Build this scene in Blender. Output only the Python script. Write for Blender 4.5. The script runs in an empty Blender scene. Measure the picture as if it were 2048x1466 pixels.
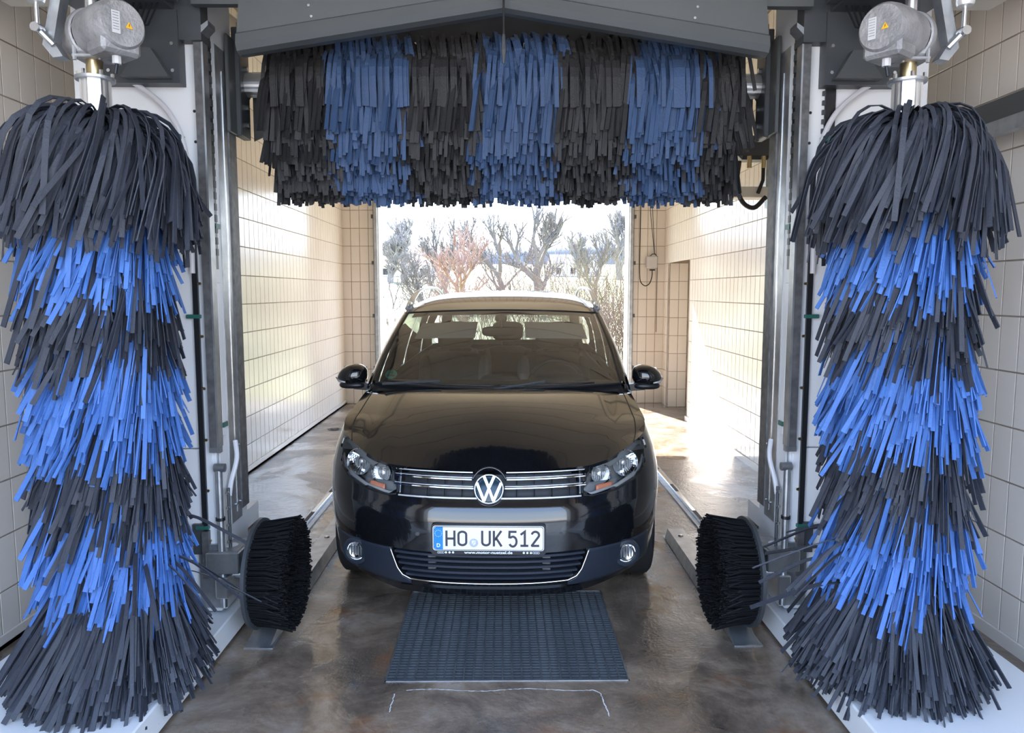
import bpy, math, random
import numpy as np
from mathutils import Vector, Matrix, noise
R = math.radians
PI = math.pi
rnd = random.Random(7)
scn = bpy.context.scene
col = scn.collection

# ------------------------------------------------------------------ camera
cd = bpy.data.cameras.new('camera'); cam = bpy.data.objects.new('camera', cd); col.objects.link(cam)
cd.sensor_fit = 'HORIZONTAL'; cd.sensor_width = 36; cd.lens = 36 * 1490 / 2048
cam.location = (0, 0, 1.62)
cam.rotation_euler = (R(90 - 5.75), 0, -math.atan(16 / 1490))
cd.clip_end = 2000; cd.clip_start = .05
scn.camera = cam

# ------------------------------------------------------------------ world, sun, exposure
w = bpy.data.worlds.new('sky'); scn.world = w; w.use_nodes = True
nt = w.node_tree; nt.nodes.clear()
tc = nt.nodes.new('ShaderNodeTexCoord'); sx = nt.nodes.new('ShaderNodeSeparateXYZ')
rp = nt.nodes.new('ShaderNodeValToRGB'); bg = nt.nodes.new('ShaderNodeBackground'); wo = nt.nodes.new('ShaderNodeOutputWorld')
nt.links.new(tc.outputs['Generated'], sx.inputs[0]); nt.links.new(sx.outputs['Z'], rp.inputs[0])
nt.links.new(rp.outputs[0], bg.inputs[0]); nt.links.new(bg.outputs[0], wo.inputs[0])
e = rp.color_ramp.elements
e[0].position = 0.0; e[0].color = (1.0, 1.0, 1.0, 1)
e[1].position = 1.0; e[1].color = (.34, .52, .95, 1)
m_ = e.new(.10); m_.color = (.72, .85, 1.0, 1)
m_ = e.new(.40); m_.color = (.48, .67, 1.0, 1)
bg.inputs[1].default_value = 5.0
sl = bpy.data.lights.new('sun', 'SUN'); so = bpy.data.objects.new('sun', sl); col.objects.link(so)
sl.energy = 44; sl.angle = R(.6); sl.color = (1, .96, .91)
so.rotation_euler = Vector((.305 * math.cos(R(37)), -.952 * math.cos(R(37)), -math.sin(R(37)))).to_track_quat('-Z', 'Y').to_euler()
vs = scn.view_settings
vs.view_transform = 'Standard'; vs.look = 'None'; vs.gamma = 1; vs.use_curve_mapping = False
vs.exposure = 0.30

# ------------------------------------------------------------------ helpers
def mat(name, c, rough=.5, metal=0., spec=.5, noise_amt=0., nscale=8., bump=0., bscale=40., coat=0., rough_var=0., c2=None, trans=0.):
    m = bpy.data.materials.new(name); m.use_nodes = True
    n = m.node_tree.nodes; L = m.node_tree.links; b = n['Principled BSDF']
    b.inputs['Base Color'].default_value = (*c, 1); b.inputs['Roughness'].default_value = rough
    b.inputs['Metallic'].default_value = metal; b.inputs['Specular IOR Level'].default_value = spec
    b.inputs['Coat Weight'].default_value = coat; b.inputs['Coat Roughness'].default_value = .03
    t = n.new('ShaderNodeTexCoord')
    if noise_amt or rough_var or c2:
        nz = n.new('ShaderNodeTexNoise'); nz.inputs['Scale'].default_value = nscale; nz.inputs['Detail'].default_value = 6
        L.new(t.outputs['Object'], nz.inputs['Vector'])
        if noise_amt or c2:
            r = n.new('ShaderNodeValToRGB'); a = c2 or tuple(x * (1 - noise_amt) for x in c)
            r.color_ramp.elements[0].position = .35; r.color_ramp.elements[0].color = (*a, 1)
            r.color_ramp.elements[1].position = .65; r.color_ramp.elements[1].color = (*c, 1)
            L.new(nz.outputs[0], r.inputs[0]); L.new(r.outputs[0], b.inputs['Base Color'])
        if rough_var:
            mr = n.new('ShaderNodeMapRange'); mr.inputs['To Min'].default_value = max(0, rough - rough_var); mr.inputs['To Max'].default_value = rough + rough_var
            L.new(nz.outputs[0], mr.inputs[0]); L.new(mr.outputs[0], b.inputs['Roughness'])
    if bump:
        n2 = n.new('ShaderNodeTexNoise'); n2.inputs['Scale'].default_value = bscale; n2.inputs['Detail'].default_value = 3
        L.new(t.outputs['Object'], n2.inputs['Vector'])
        bp = n.new('ShaderNodeBump'); bp.inputs['Strength'].default_value = bump; bp.inputs['Distance'].default_value = .01
        L.new(n2.outputs[0], bp.inputs['Height']); L.new(bp.outputs[0], b.inputs['Normal'])
    return m

def glassmat(name, tint, refl=.5, ior=1.45, rough=0.0, boost=0.):
    m = bpy.data.materials.new(name); m.use_nodes = True
    n = m.node_tree.nodes; L = m.node_tree.links; n.clear()
    o = n.new('ShaderNodeOutputMaterial'); mx = n.new('ShaderNodeMixShader'); tr = n.new('ShaderNodeBsdfTransparent')
    g = n.new('ShaderNodeBsdfGlossy'); g.inputs['Roughness'].default_value = rough; g.inputs['Color'].default_value = (1, 1, 1, 1)
    tr.inputs['Color'].default_value = (*tint, 1)
    f = n.new('ShaderNodeFresnel'); f.inputs['IOR'].default_value = ior
    a = n.new('ShaderNodeMath'); a.operation = 'ADD'; a.inputs[1].default_value = boost; a.use_clamp = True
    L.new(f.outputs[0], a.inputs[0]); L.new(a.outputs[0], mx.inputs[0]); L.new(tr.outputs[0], mx.inputs[1]); L.new(g.outputs[0], mx.inputs[2])
    L.new(mx.outputs[0], o.inputs[0])
    return m

M = {}
M['foam_dark'] = mat('foam_dark', (.036, .042, .060), .62, noise_amt=.35, nscale=3, bump=.25, bscale=120)
M['foam_blue'] = mat('foam_blue', (.065, .175, .49), .62, noise_amt=.2, nscale=3, bump=.25, bscale=120)
M['foam_navy'] = mat('foam_navy', (.035, .075, .17), .65, noise_amt=.2, nscale=3, bump=.25, bscale=120)
M['foam_black'] = mat('foam_black', (.018, .018, .020), .65, noise_amt=.3, nscale=3, bump=.25, bscale=120)
M['tile'] = mat('tile_glaze', (.84, .785, .72), .17, c2=(.81, .75, .68), nscale=1.1, rough_var=.06)
M['mortar'] = mat('mortar', (.40, .34, .28), .85, noise_amt=.3, bump=.3)
M['plaster'] = mat('ceiling_panel', (.82, .75, .66), .6, noise_amt=.06)
M['white'] = mat('white_coated_sheet', (.80, .82, .85), .35, noise_amt=.05, nscale=2)
M['cream'] = mat('cream_coated_sheet', (.72, .67, .58), .4, noise_amt=.05, nscale=2)
M['grey'] = mat('grey_painted_steel', (.075, .083, .087), .45, noise_amt=.1, nscale=2)
M['dgrey'] = mat('dark_grey_steel', (.055, .062, .07), .45, noise_amt=.15)
M['galv'] = mat('galvanised_steel', (.50, .52, .54), .38, .85, c2=(.36, .38, .41), nscale=14, bump=.05)
M['alu'] = mat('brushed_aluminium', (.80, .81, .82), .28, .9, bump=.03, bscale=200)
M['chan'] = mat('worn_channel', (.17, .17, .175), .5, .5, c2=(.10, .10, .105), nscale=25, bump=.1)
M['steel'] = mat('steel_bolt', (.62, .62, .62), .25, 1)
M['brass'] = mat('brass', (.52, .42, .24), .3, 1)
M['cast'] = mat('cast_aluminium', (.27, .27, .28), .55, .45, c2=(.42, .42, .43), nscale=12, bump=.35, bscale=90)
M['rubber'] = mat('black_rubber', (.015, .015, .017), .6, bump=.2)
M['blackp'] = mat('black_plastic', (.012, .013, .016), .35)
M['red'] = mat('red_plastic', (.55, .03, .03), .4)
M['green'] = mat('green_clamp', (.02, .12, .10), .4)
M['hose'] = mat('milky_hose', (.62, .62, .66), .3)
M['paint'] = mat('black_car_paint', (.006, .0065, .008), .12, 0, .5, coat=1.0)
M['trimp'] = mat('satin_dark_trim', (.018, .024, .036), .38)
M['chrome'] = mat('chrome', (.92, .92, .93), .06, 1)
M['satin'] = mat('satin_silver', (.78, .79, .80), .3, .6)
M['mesh'] = mat('grille_black', (.008, .009, .012), .5)
M['lampg'] = mat('lamp_housing', (.20, .21, .215), .35, .2)
M['lampl'] = mat('lamp_light_trim', (.50, .51, .51), .3, .4)
M['refl'] = mat('lamp_reflector', (.93, .93, .93), .09, 1)
M['amber'] = mat('amber_lens', (.62, .22, .12), .25)
M['tyre'] = mat('tyre', (.012, .012, .013), .75, bump=.3)
M['platew'] = mat('plate_white', (.80, .82, .86), .35)
M['plateb'] = mat('plate_blue', (.01, .22, .72), .35)
M['platek'] = mat('plate_black', (.035, .032, .045), .4)
M['yellow'] = mat('yellow_star', (.85, .75, .1), .4)
M['seal'] = mat('seal_grey', (.42, .46, .60), .4)
M['whitep'] = mat('white_print', (.75, .77, .8), .5)
M['teal'] = mat('badge_navy', (.008, .03, .05), .2)
M['bristle'] = mat('black_bristle', (.0045, .0045, .0055), .6, spec=.25)
M['seat'] = mat('seat_cloth', (.10, .09, .085), .85, noise_amt=.2)
M['seatl'] = mat('seat_side', (.22, .21, .20), .85)
M['visor'] = mat('sun_visor', (.80, .80, .78), .8)
M['headl'] = mat('headliner', (.34, .31, .29), .9)
M['dash'] = mat('dashboard', (.03, .032, .035), .6, bump=.2)
M['sticker'] = mat('sticker_green', (.0, .32, .22), .5)
M['yellowl'] = mat('warning_yellow', (.85, .45, .02), .5)
M['label'] = mat('paper_label', (.55, .55, .56), .6)
M['grass'] = mat('meadow_grass', (.135, .145, .065), .9, c2=(.16, .165, .085), nscale=.4, bump=.5)
M['hazy'] = mat('hazy_far_bark', (.24, .225, .22), .9)  # far bark paled: distance haze is put into its colour
M['bark'] = mat('bark', (.155, .14, .13), .9)
M['redbark'] = mat('reddish_bark', (.27, .18, .145), .9)
M['twig'] = mat('pale_twig', (.17, .115, .095), .9)
M['twigy'] = mat('straw_twig', (.19, .155, .09), .9)
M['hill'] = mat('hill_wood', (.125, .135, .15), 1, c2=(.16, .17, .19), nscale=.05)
M['roofred'] = mat('roof_tile', (.42, .22, .18), .8)
M['housew'] = mat('render_wall', (.75, .73, .70), .8)
M['wood'] = mat('fence_wood', (.42, .36, .30), .9)
M['glass'] = glassmat('windscreen_glass', (.86, .90, .87), boost=.15)
M['sglass'] = glassmat('side_glass', (.45, .48, .46), boost=.02)
M['lens'] = glassmat('lamp_lens', (.97, .97, .97), ior=1.4, boost=.0)
M['paving'] = mat('concrete_apron', (.40, .35, .29), .8, c2=(.33, .28, .23), nscale=1.5, bump=.2)

# wet washed concrete floor
def floor_mat():
    m = bpy.data.materials.new('wet_concrete'); m.use_nodes = True
    n = m.node_tree.nodes; L = m.node_tree.links; b = n['Principled BSDF']
    t = n.new('ShaderNodeTexCoord')
    def nz(s, d, r=.55, dist=0):
        a = n.new('ShaderNodeTexNoise'); a.inputs['Scale'].default_value = s; a.inputs['Detail'].default_value = d
        a.inputs['Roughness'].default_value = r; a.inputs['Distortion'].default_value = dist
        L.new(t.outputs['Object'], a.inputs['Vector']); return a
    big = nz(2.3, 9, .66, .5); r = n.new('ShaderNodeValToRGB')
    el = r.color_ramp.elements
    el[0].position = .33; el[0].color = (.066, .053, .042, 1)
    el[1].position = .68; el[1].color = (.35, .305, .26, 1)
    q = el.new(.47); q.color = (.155, .118, .088, 1)
    q = el.new(.56); q.color = (.25, .19, .14, 1)
    L.new(big.outputs[0], r.inputs[0])
    rust = nz(3.1, 5, .6, .3); rr = n.new('ShaderNodeMapRange'); rr.inputs['From Min'].default_value = .56; rr.inputs['From Max'].default_value = .72
    L.new(rust.outputs[0], rr.inputs[0])
    mx = n.new('ShaderNodeMix'); mx.data_type = 'RGBA'; mx.inputs[7].default_value = (.20, .095, .045, 1)
    L.new(rr.outputs[0], mx.inputs[0]); L.new(r.outputs[0], mx.inputs[6])
    fine = nz(38, 6, .7); fm = n.new('ShaderNodeMapRange'); fm.inputs['To Min'].default_value = .75; fm.inputs['To Max'].default_value = 1.25
    L.new(fine.outputs[0], fm.inputs[0])
    mu = n.new('ShaderNodeMix'); mu.data_type = 'RGBA'; mu.blend_type = 'MULTIPLY'; mu.inputs[0].default_value = 1
    L.new(mx.outputs[2], mu.inputs[6]); L.new(fm.outputs[0], mu.inputs[7]); L.new(mu.outputs[2], b.inputs['Base Color'])
    # wetness: puddles (smooth) against damp film
    pud = nz(1.15, 5, .55, .8); pr = n.new('ShaderNodeMapRange'); pr.inputs['From Min'].default_value = .47; pr.inputs['From Max'].default_value = .57
    pr.inputs['To Min'].default_value = .34; pr.inputs['To Max'].default_value = .05
    L.new(pud.outputs[0], pr.inputs[0]); L.new(pr.outputs[0], b.inputs['Roughness'])
    b.inputs['IOR'].default_value = 1.45; b.inputs['Coat Weight'].default_value = .6; b.inputs['Coat Roughness'].default_value = .08
    bb = nz(55, 4, .6); hs = n.new('ShaderNodeMath'); hs.operation = 'MULTIPLY'; L.new(bb.outputs[0], hs.inputs[0]); L.new(pr.outputs[0], hs.inputs[1])
    wv = nz(9, 3, .5, 1.0); ad = n.new('ShaderNodeMath'); ad.operation = 'MULTIPLY_ADD'; ad.inputs[1].default_value = .35
    L.new(wv.outputs[0], ad.inputs[0]); L.new(hs.outputs[0], ad.inputs[2])
    bp = n.new('ShaderNodeBump'); bp.inputs['Strength'].default_value = .6; bp.inputs['Distance'].default_value = .014
    L.new(ad.outputs[0], bp.inputs['Height']); L.new(bp.outputs[0], b.inputs['Normal']); L.new(bp.outputs[0], b.inputs['Coat Normal'])
    return m
M['floor'] = floor_mat()

class B:
    """collects geometry, links it as one mesh object"""
    def __init__(s): s.v = []; s.f = []; s.mi = []; s.cur = 0
    def add(s, vs_, fs_, mi=None):
        o = len(s.v); s.v += [tuple(p) for p in vs_]; s.f += [tuple(i + o for i in f) for f in fs_]
        s.mi += [s.cur if mi is None else mi] * len(fs_); return s
    def box(s, x0, x1, y0, y1, z0, z1, bev=0, mi=None):
        if bev <= 0:
            return s.add([(x0,y0,z0),(x1,y0,z0),(x1,y1,z0),(x0,y1,z0),(x0,y0,z1),(x1,y0,z1),(x1,y1,z1),(x0,y1,z1)],
                  [(0,3,2,1),(4,5,6,7),(0,1,5,4),(1,2,6,5),(2,3,7,6),(3,0,4,7)], mi)
        bx = min(bev, abs(x1-x0)/2.01, abs(y1-y0)/2.01, abs(z1-z0)/2.01)
        import itertools
        P = []
        for sx_, sy_, sz_ in itertools.product((0,1),(0,1),(0,1)):
            X=(x0,x1)[sx_]; Y=(y0,y1)[sy_]; Z=(z0,z1)[sz_]; dx=bx*(1-2*sx_); dy=bx*(1-2*sy_); dz=bx*(1-2*sz_)
            P += [(X,Y+dy,Z+dz),(X+dx,Y,Z+dz),(X+dx,Y+dy,Z)]
        def i(a,b_,c,k): return (a*4+b_*2+c)*3+k
        F = []
        F.append((i(0,0,0,0),i(0,0,1,0),i(0,1,1,0),i(0,1,0,0))); F.append((i(1,0,0,0),i(1,1,0,0),i(1,1,1,0),i(1,0,1,0)))
        F.append((i(0,0,0,1),i(1,0,0,1),i(1,0,1,1),i(0,0,1,1))); F.append((i(0,1,0,1),i(0,1,1,1),i(1,1,1,1),i(1,1,0,1)))
        F.append((i(0,0,0,2),i(0,1,0,2),i(1,1,0,2),i(1,0,0,2))); F.append((i(0,0,1,2),i(1,0,1,2),i(1,1,1,2),i(0,1,1,2)))
        for a in (0,1):
            for b_ in (0,1):
                F.append((i(a,b_,0,0),i(a,b_,1,0),i(a,b_,1,1),i(a,b_,0,1)))
                F.append((i(a,0,b_,0),i(a,1,b_,0),i(a,1,b_,2),i(a,0,b_,2)))
                F.append((i(0,a,b_,1),i(1,a,b_,1),i(1,a,b_,2),i(0,a,b_,2)))
                for c in (0,1): F.append((i(a,b_,c,0),i(a,b_,c,1),i(a,b_,c,2)))
        return s.add(P, F, mi)
    def obox(s, c, half, rot, mi=None):
        Rm = rot if isinstance(rot, Matrix) else Matrix.Rotation(rot, 3, 'Z')
        P = [Vector(c) + Rm @ Vector((a*half[0], b_*half[1], d*half[2])) for a, b_, d in
             [(-1,-1,-1),(1,-1,-1),(1,1,-1),(-1,1,-1),(-1,-1,1),(1,-1,1),(1,1,1),(-1,1,1)]]
        return s.add(P, [(0,3,2,1),(4,5,6,7),(0,1,5,4),(1,2,6,5),(2,3,7,6),(3,0,4,7)], mi)
    def tube(s, pts, r, n=10, mi=None, cap=True, flat=1.0):
        pts = [Vector(p) for p in pts]; N = len(pts); V = []; F = []
        rs = r if isinstance(r, (list, tuple)) else [r]*N
        up = None
        for k, p in enumerate(pts):
            t = (pts[min(k+1,N-1)] - pts[max(k-1,0)]).normalized()
            if up is None:
                up = Vector((0,0,1)) if abs(t.z) < .9 else Vector((0,1,0))
            a = t.cross(up); a = a.normalized() if a.length > 1e-6 else Vector((1,0,0)); b_ = a.cross(t).normalized(); up = b_
            for j in range(n):
                th = 2*PI*j/n; V.append(p + (a*math.cos(th) + b_*math.sin(th)*flat)*rs[k])
        for k in range(N-1):
            for j in range(n):
                F.append((k*n+j, k*n+(j+1)%n, (k+1)*n+(j+1)%n, (k+1)*n+j))
        if cap: F.append(tuple(range(n-1,-1,-1))); F.append(tuple((N-1)*n+j for j in range(n)))
        return s.add(V, F, mi)
    def cyl(s, a, b_, r, n=24, mi=None, r2=None): return s.tube([a, b_], [r, r if r2 is None else r2], n, mi)
    def lathe(s, prof, c=(0,0,0), axis='Z', n=32, mi=None, close=False):
        V = []; F = []; m = len(prof)
        for j in range(n):
            th = 2*PI*j/n
            for r_, h in prof:
                if axis == 'Z': p = (r_*math.cos(th), r_*math.sin(th), h)
                elif axis == 'X': p = (h, r_*math.cos(th), r_*math.sin(th))
                else: p = (r_*math.cos(th), h, r_*math.sin(th))
                V.append((p[0]+c[0], p[1]+c[1], p[2]+c[2]))
        for j in range(n):
            j2 = (j+1) % n
            for k in range(m-1): F.append((j*m+k, j2*m+k, j2*m+k+1, j*m+k+1))
            if close: F.append((j*m+m-1, j2*m+m-1, j2*m, j*m))
        return s.add(V, F, mi)
    def grid(s, P, mi=None):
        n = len(P); m = len(P[0]); V = [q for row in P for q in row]
        F = [(i*m+j, i*m+j+1, (i+1)*m+j+1, (i+1)*m+j) for i in range(n-1) for j in range(m-1)]
        return s.add(V, F, mi)
    def prism(s, poly, axis, a, b_, mi=None):
        n = len(poly)
        def P(p, h):
            return {'X': (h, p[0], p[1]), 'Y': (p[0], h, p[1]), 'Z': (p[0], p[1], h)}[axis]
        V = [P(p, a) for p in poly] + [P(p, b_) for p in poly]
        F = [tuple(range(n-1,-1,-1)), tuple(range(n, 2*n))] + [(i, (i+1)%n, n+(i+1)%n, n+i) for i in range(n)]
        return s.add(V, F, mi)
    def sell(s, c, h, e1=.5, e2=.5, n=20, m=12, mi=None, rot=None):
        V = []; F = []
        sp = lambda x, e_: math.copysign(abs(x)**e_, x)
        for i in range(m+1):
            ph = -PI/2 + PI*i/m
            for j in range(n):
                th = 2*PI*j/n
                p = Vector((h[0]*sp(math.cos(ph), e1)*sp(math.cos(th), e2), h[1]*sp(math.cos(ph), e1)*sp(math.sin(th), e2), h[2]*sp(math.sin(ph), e1)))
                if rot: p = rot @ p
                V.append(p + Vector(c))
        for i in range(m):
            for j in range(n): F.append((i*n+j, i*n+(j+1)%n, (i+1)*n+(j+1)%n, (i+1)*n+j))
        return s.add(V, F, mi)
    def bolt(s, p, d, r=.008, h=.006, mi=None):
        p = Vector(p); d = Vector(d); return s.tube([p, p + d*h], r, 6, mi)
    def build(s, name, m, parent=None, smooth=False, **tags):
        me = bpy.data.meshes.new(name); me.from_pydata(s.v, [], s.f); 
        ms = m if isinstance(m, (list, tuple)) else [m]
        for q in ms: me.materials.append(M[q] if isinstance(q, str) else q)
        if len(ms) > 1: me.polygons.foreach_set('material_index', s.mi)
        import bmesh
        bm = bmesh.new(); bm.from_mesh(me); bmesh.ops.recalc_face_normals(bm, faces=bm.faces); bm.to_mesh(me); bm.free()
        if smooth:
            me.polygons.foreach_set('use_smooth', [True]*len(me.polygons))
            if smooth != 'all': me.set_sharp_from_angle(angle=R(35))
        me.update()
        o = bpy.data.objects.new(name, me); col.objects.link(o)
        if parent: o.parent = parent
        for k, v_ in tags.items(): o[k] = v_
        return o
def solidify(o, t, off=-1):
    md = o.modifiers.new('thickness', 'SOLIDIFY'); md.thickness = t; md.offset = off; return o
def thing(name, label, cat, loc=(0,0,0), rz=0, group=None):
    o = bpy.data.objects.new(name, None); col.objects.link(o); o.location = loc; o.rotation_euler = (0,0,rz)
    o.empty_display_size = .1; o['label'] = label; o['category'] = cat
    if group: o['group'] = group
    return o
def top(o, label, cat, group=None, kind=None):
    o['label'] = label; o['category'] = cat
    if group: o['group'] = group
    if kind: o['kind'] = kind
    return o
def struct(b, name, m, **k):
    o = b.build(name, m, **k); o['kind'] = 'structure'; return o
def spl(pts, n=5):
    """smooth curve through the points"""
    P = [Vector(p) for p in pts]; P = [P[0]*2-P[1]] + P + [P[-1]*2-P[-2]]; out = []
    for i in range(1, len(P)-2):
        a, b_, c, d = P[i-1:i+3]
        for k in range(n):
            t = k/n; out.append(.5*((2*b_) + (c-a)*t + (2*a-5*b_+4*c-d)*t*t + (3*b_-a-3*c+d)*t*t*t))
    return out + [P[-2]]
def lerp(a, b_, t): return a + (b_ - a)*t
interp = lambda x, xs, ys: float(np.interp(x, xs, ys))
def npmesh(name, V, F, mats, mi=None, smooth=False):
    """V (n,3), F (m,4) numpy -> mesh"""
    me = bpy.data.meshes.new(name); me.vertices.add(len(V)); me.vertices.foreach_set('co', V.astype(np.float32).ravel())
    me.loops.add(F.size); me.loops.foreach_set('vertex_index', F.astype(np.int32).ravel())
    me.polygons.add(len(F)); me.polygons.foreach_set('loop_start', np.arange(0, F.size, F.shape[1], dtype=np.int32))
    for q in mats: me.materials.append(M[q])
    if mi is not None: me.polygons.foreach_set('material_index', mi.astype(np.int32))
    me.polygons.foreach_set('use_smooth', np.full(len(F), bool(smooth)))
    me.update(calc_edges=True); me.validate(); return me

# ------------------------------------------------------------------ building
XW = 2.30; YB = 10.75; YF = .85; ZC = 4.05; GH = 3.0; GX = 1.79
fl = struct(B().grid([[(x, y, 0) for x in np.linspace(-2.6, 2.7, 3)] for y in (YF-.4, 3.0-.015, 3.9+.015, 11.1)]), 'floor', 'floor')
# the floor has a pit under the grating: rebuild it around the opening
me = fl.data; me.clear_geometry()
gx0, gx1, gy0, gy1 = -.50, .525, 2.965, 3.905
vv = []; ff = []
xs_ = [-2.6, gx0, gx1, 2.9]; ys_ = [YF-.4, gy0, gy1, 11.1]
for y in ys_:
    for x in xs_: vv.append((x, y, 0))
for j in range(3):
    for i in range(3):
        if (i, j) != (1, 1): ff.append((j*4+i, j*4+i+1, (j+1)*4+i+1, (j+1)*4+i))
k = len(vv)
for (x, y) in ((gx0,gy0),(gx1,gy0),(gx1,gy1),(gx0,gy1)): vv.append((x, y, 0)); 
for (x, y) in ((gx0,gy0),(gx1,gy0),(gx1,gy1),(gx0,gy1)): vv.append((x, y, -.12))
for i in range(4): ff.append((k+i, k+(i+1)%4, k+4+(i+1)%4, k+4+i))
ff.append((k+4, k+5, k+6, k+7))
me.from_pydata(vv, [], ff); me.update()

struct(B().box(-XW-.3, XW+.6, YF, YB+.3, ZC, ZC+.2), 'ceiling', 'plaster')
struct(B().box(-XW-.3, -XW, YF, YB+.3, -.02, ZC).box(-XW, -XW+.02, YF, YB, 0, .02), 'wall_left', 'mortar')
wl = bpy.data.objects['wall_left']
DY0, DY1, DZ = 9.28, 10.40, 2.05
wr = struct(B().box(XW, XW+.3, YF, DY0, -.02, ZC).box(XW, XW+.3, DY1, YB+.3, -.02, ZC).box(XW, XW+.3, DY0, DY1, DZ, ZC), 'wall_right', 'mortar')
struct(B().box(XW+.3, XW+.36, DY0-.2, DY1+.2, 0, DZ+.2), 'door_1', 'cream')
wb_ = struct(B().box(-XW-.3, -GX, YB, YB+.3, -.02, ZC).box(GX, XW+.3, YB, YB+.3, -.02, ZC).box(-GX, GX, YB, YB+.3, GH+.02, ZC), 'wall_back', 'mortar')
struct(B().box(-XW-.3, -2.0, YF-.3, YF, -.02, ZC).box(2.0, XW+.6, YF-.3, YF, -.02, ZC).box(-2.0, 2.0, YF-.3, YF, 3.3, ZC), 'wall_front', 'cream')

# glazed wall tiles, each its own piece (chamfered), 125 x 250 module
def tile_arrays():
    a, h, t, c = .0594, .1220, .003, .001
    V = [(-a, 0, -h), (a, 0, -h), (a, 0, h), (-a, 0, h), (-a, t-c, -h), (a, t-c, -h), (a, t-c, h), (-a, t-c, h),
         (-a+c, t, -h+c), (a-c, t, -h+c), (a-c, t, h-c), (-a+c, t, h-c)]
    F = [(0,1,5,4),(1,2,6,5),(2,3,7,6),(3,0,4,7),(4,5,9,8),(5,6,10,9),(6,7,11,10),(7,4,8,11),(8,9,10,11),(3,2,1,0)]
    return np.array(V), np.array(F)
TV, TF = tile_arrays()
tile_me = npmesh('tile', TV, TF, ['tile'])
def scr(p):
    """picture position, only to choose which tiles are large enough to be pieces of their own"""
    x, y, z = p[0], p[1], p[2]-1.62
    zc = y*.995 - z*.1
    return 1008 + x/zc*1490, 733 - 1490*(z*.995 + y*.1)/zc, zc
def lay_tiles(parent, cells, rotz, vis):
    """cells: list of centre points; every tile faces local +y turned by rotz"""
    sc_ = []
    for c in cells:
        X, Y, zc = scr(c); ok = vis(c, X, Y) and -40 < X < 2088 and -40 < Y < 1500
        sc_.append((zc if ok else 999, c))
    sc_.sort(key=lambda q: q[0])
    own = [c for s_, c in sc_[:300] if s_ < 900]; rest = [c for s_, c in sc_ if s_ >= 900] + [c for s_, c in sc_[300:] if s_ < 900]
    for c in own:
        o = bpy.data.objects.new('tile', tile_me); col.objects.link(o); o.parent = parent
        o.location = (c[0], c[1], c[2]); o.rotation_euler = (rnd.uniform(-.002, .002), 0, rotz + rnd.uniform(-.002, .002))
    if rest:
        cs, sn = math.cos(rotz), math.sin(rotz)
        base = np.stack([TV[:,0]*cs - TV[:,1]*sn, TV[:,0]*sn + TV[:,1]*cs, TV[:,2]], 1)
        V = (np.array(rest)[:, None, :] + base[None]).reshape(-1, 3)
        F = (TF[None] + (np.arange(len(rest))*len(TV))[:, None, None]).reshape(-1, 4)
        o = bpy.data.objects.new('tile_field', npmesh('tile_field', V, F, ['tile'])); col.objects.link(o); o.parent = parent; o['kind'] = 'stuff'
rows = [.125 + .2515*k for k in range(16)]
cl = [(-XW, YB-.07-.1262*k, z) for k in range(77) for z in rows]
lay_tiles(wl, cl, -PI/2, lambda c, X, Y: (X > 470 and c[1] > 6.0) or (X < 230 and Y < 420))
cr = [(XW, YB-.07-.1262*k, z) for k in range(77) for z in rows]
cr = [c for c in cr if not (DY0-.03 < c[1] < DY1+.03 and c[2] < DZ)]
lay_tiles(wr, cr, PI/2, lambda c, X, Y: (X < 1560 and c[1] > 6.0) or (X > 1830 and Y < 420))
cb = [(s*(GX+.075+.1262*k), YB, z) for s in (-1, 1) for k in range(4) for z in rows] + [(-GX+.0+.1262*k, YB, z) for k in range(0, 29) for z in rows if z > GH+.15]
lay_tiles(wb_, cb, PI, lambda c, X, Y: Y > 390)
al = struct(B().box(XW, XW+.3, DY1-.012, DY1, 0, DZ), 'wall_alcove', 'mortar')
lay_tiles(al, [(XW+.068+.1262*k, DY1-.012, z) for k in range(2) for z in rows if z < DZ-.1], PI, lambda c, X, Y: True)
struct(B().box(-XW+.009, -XW+.02, YF+.1, YB-.01, 0, .06), 'baseboard_left', 'tile')
struct(B().box(XW-.02, XW-.009, YF+.1, DY0, 0, .06), 'baseboard_right', 'tile')
# gate frame: steel guide posts with cover strips and fixings, both sides
for s, nm in ((-1, 'trim_1'), (1, 'trim_2')):
    b = B().box(*sorted((s*GX, s*(GX+.045))), YB-.10, YB+.02, 0, 3.9, mi=0).box(*sorted((s*(GX+.045), s*(GX+.06))), YB-.06, YB, 0, 3.9, mi=1)
    b.box(*sorted((s*(GX-.012), s*GX)), YB-.03, YB+.3, 0, 3.0, mi=2)
    for z in (.5, 1.25, 2.0, 2.65): b.box(*sorted((s*(GX+.05), s*(GX+.085))), YB-.075, YB-.01, z, z+.05, mi=1)
    struct(b, nm, ['galv', 'chan', 'white'])
# raised sectional door under the ceiling: one panel after another
sd = thing('sectional_door', 'cream sectional gate rolled up flat under the bay ceiling behind the machine', 'door', (0, 7.3, 3.62))
for k in range(7):
    B().box(-1.78, 1.78, -3.2+.5*k, -3.2+.5*k+.485, 0, .04, bev=.008).build('panel', 'plaster', sd)
for s in (-1, 1): B().box(*sorted((s*1.79, s*1.83)), -3.3, 3.4, -.04, .03).build('guide_track', 'galv', sd)

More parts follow.
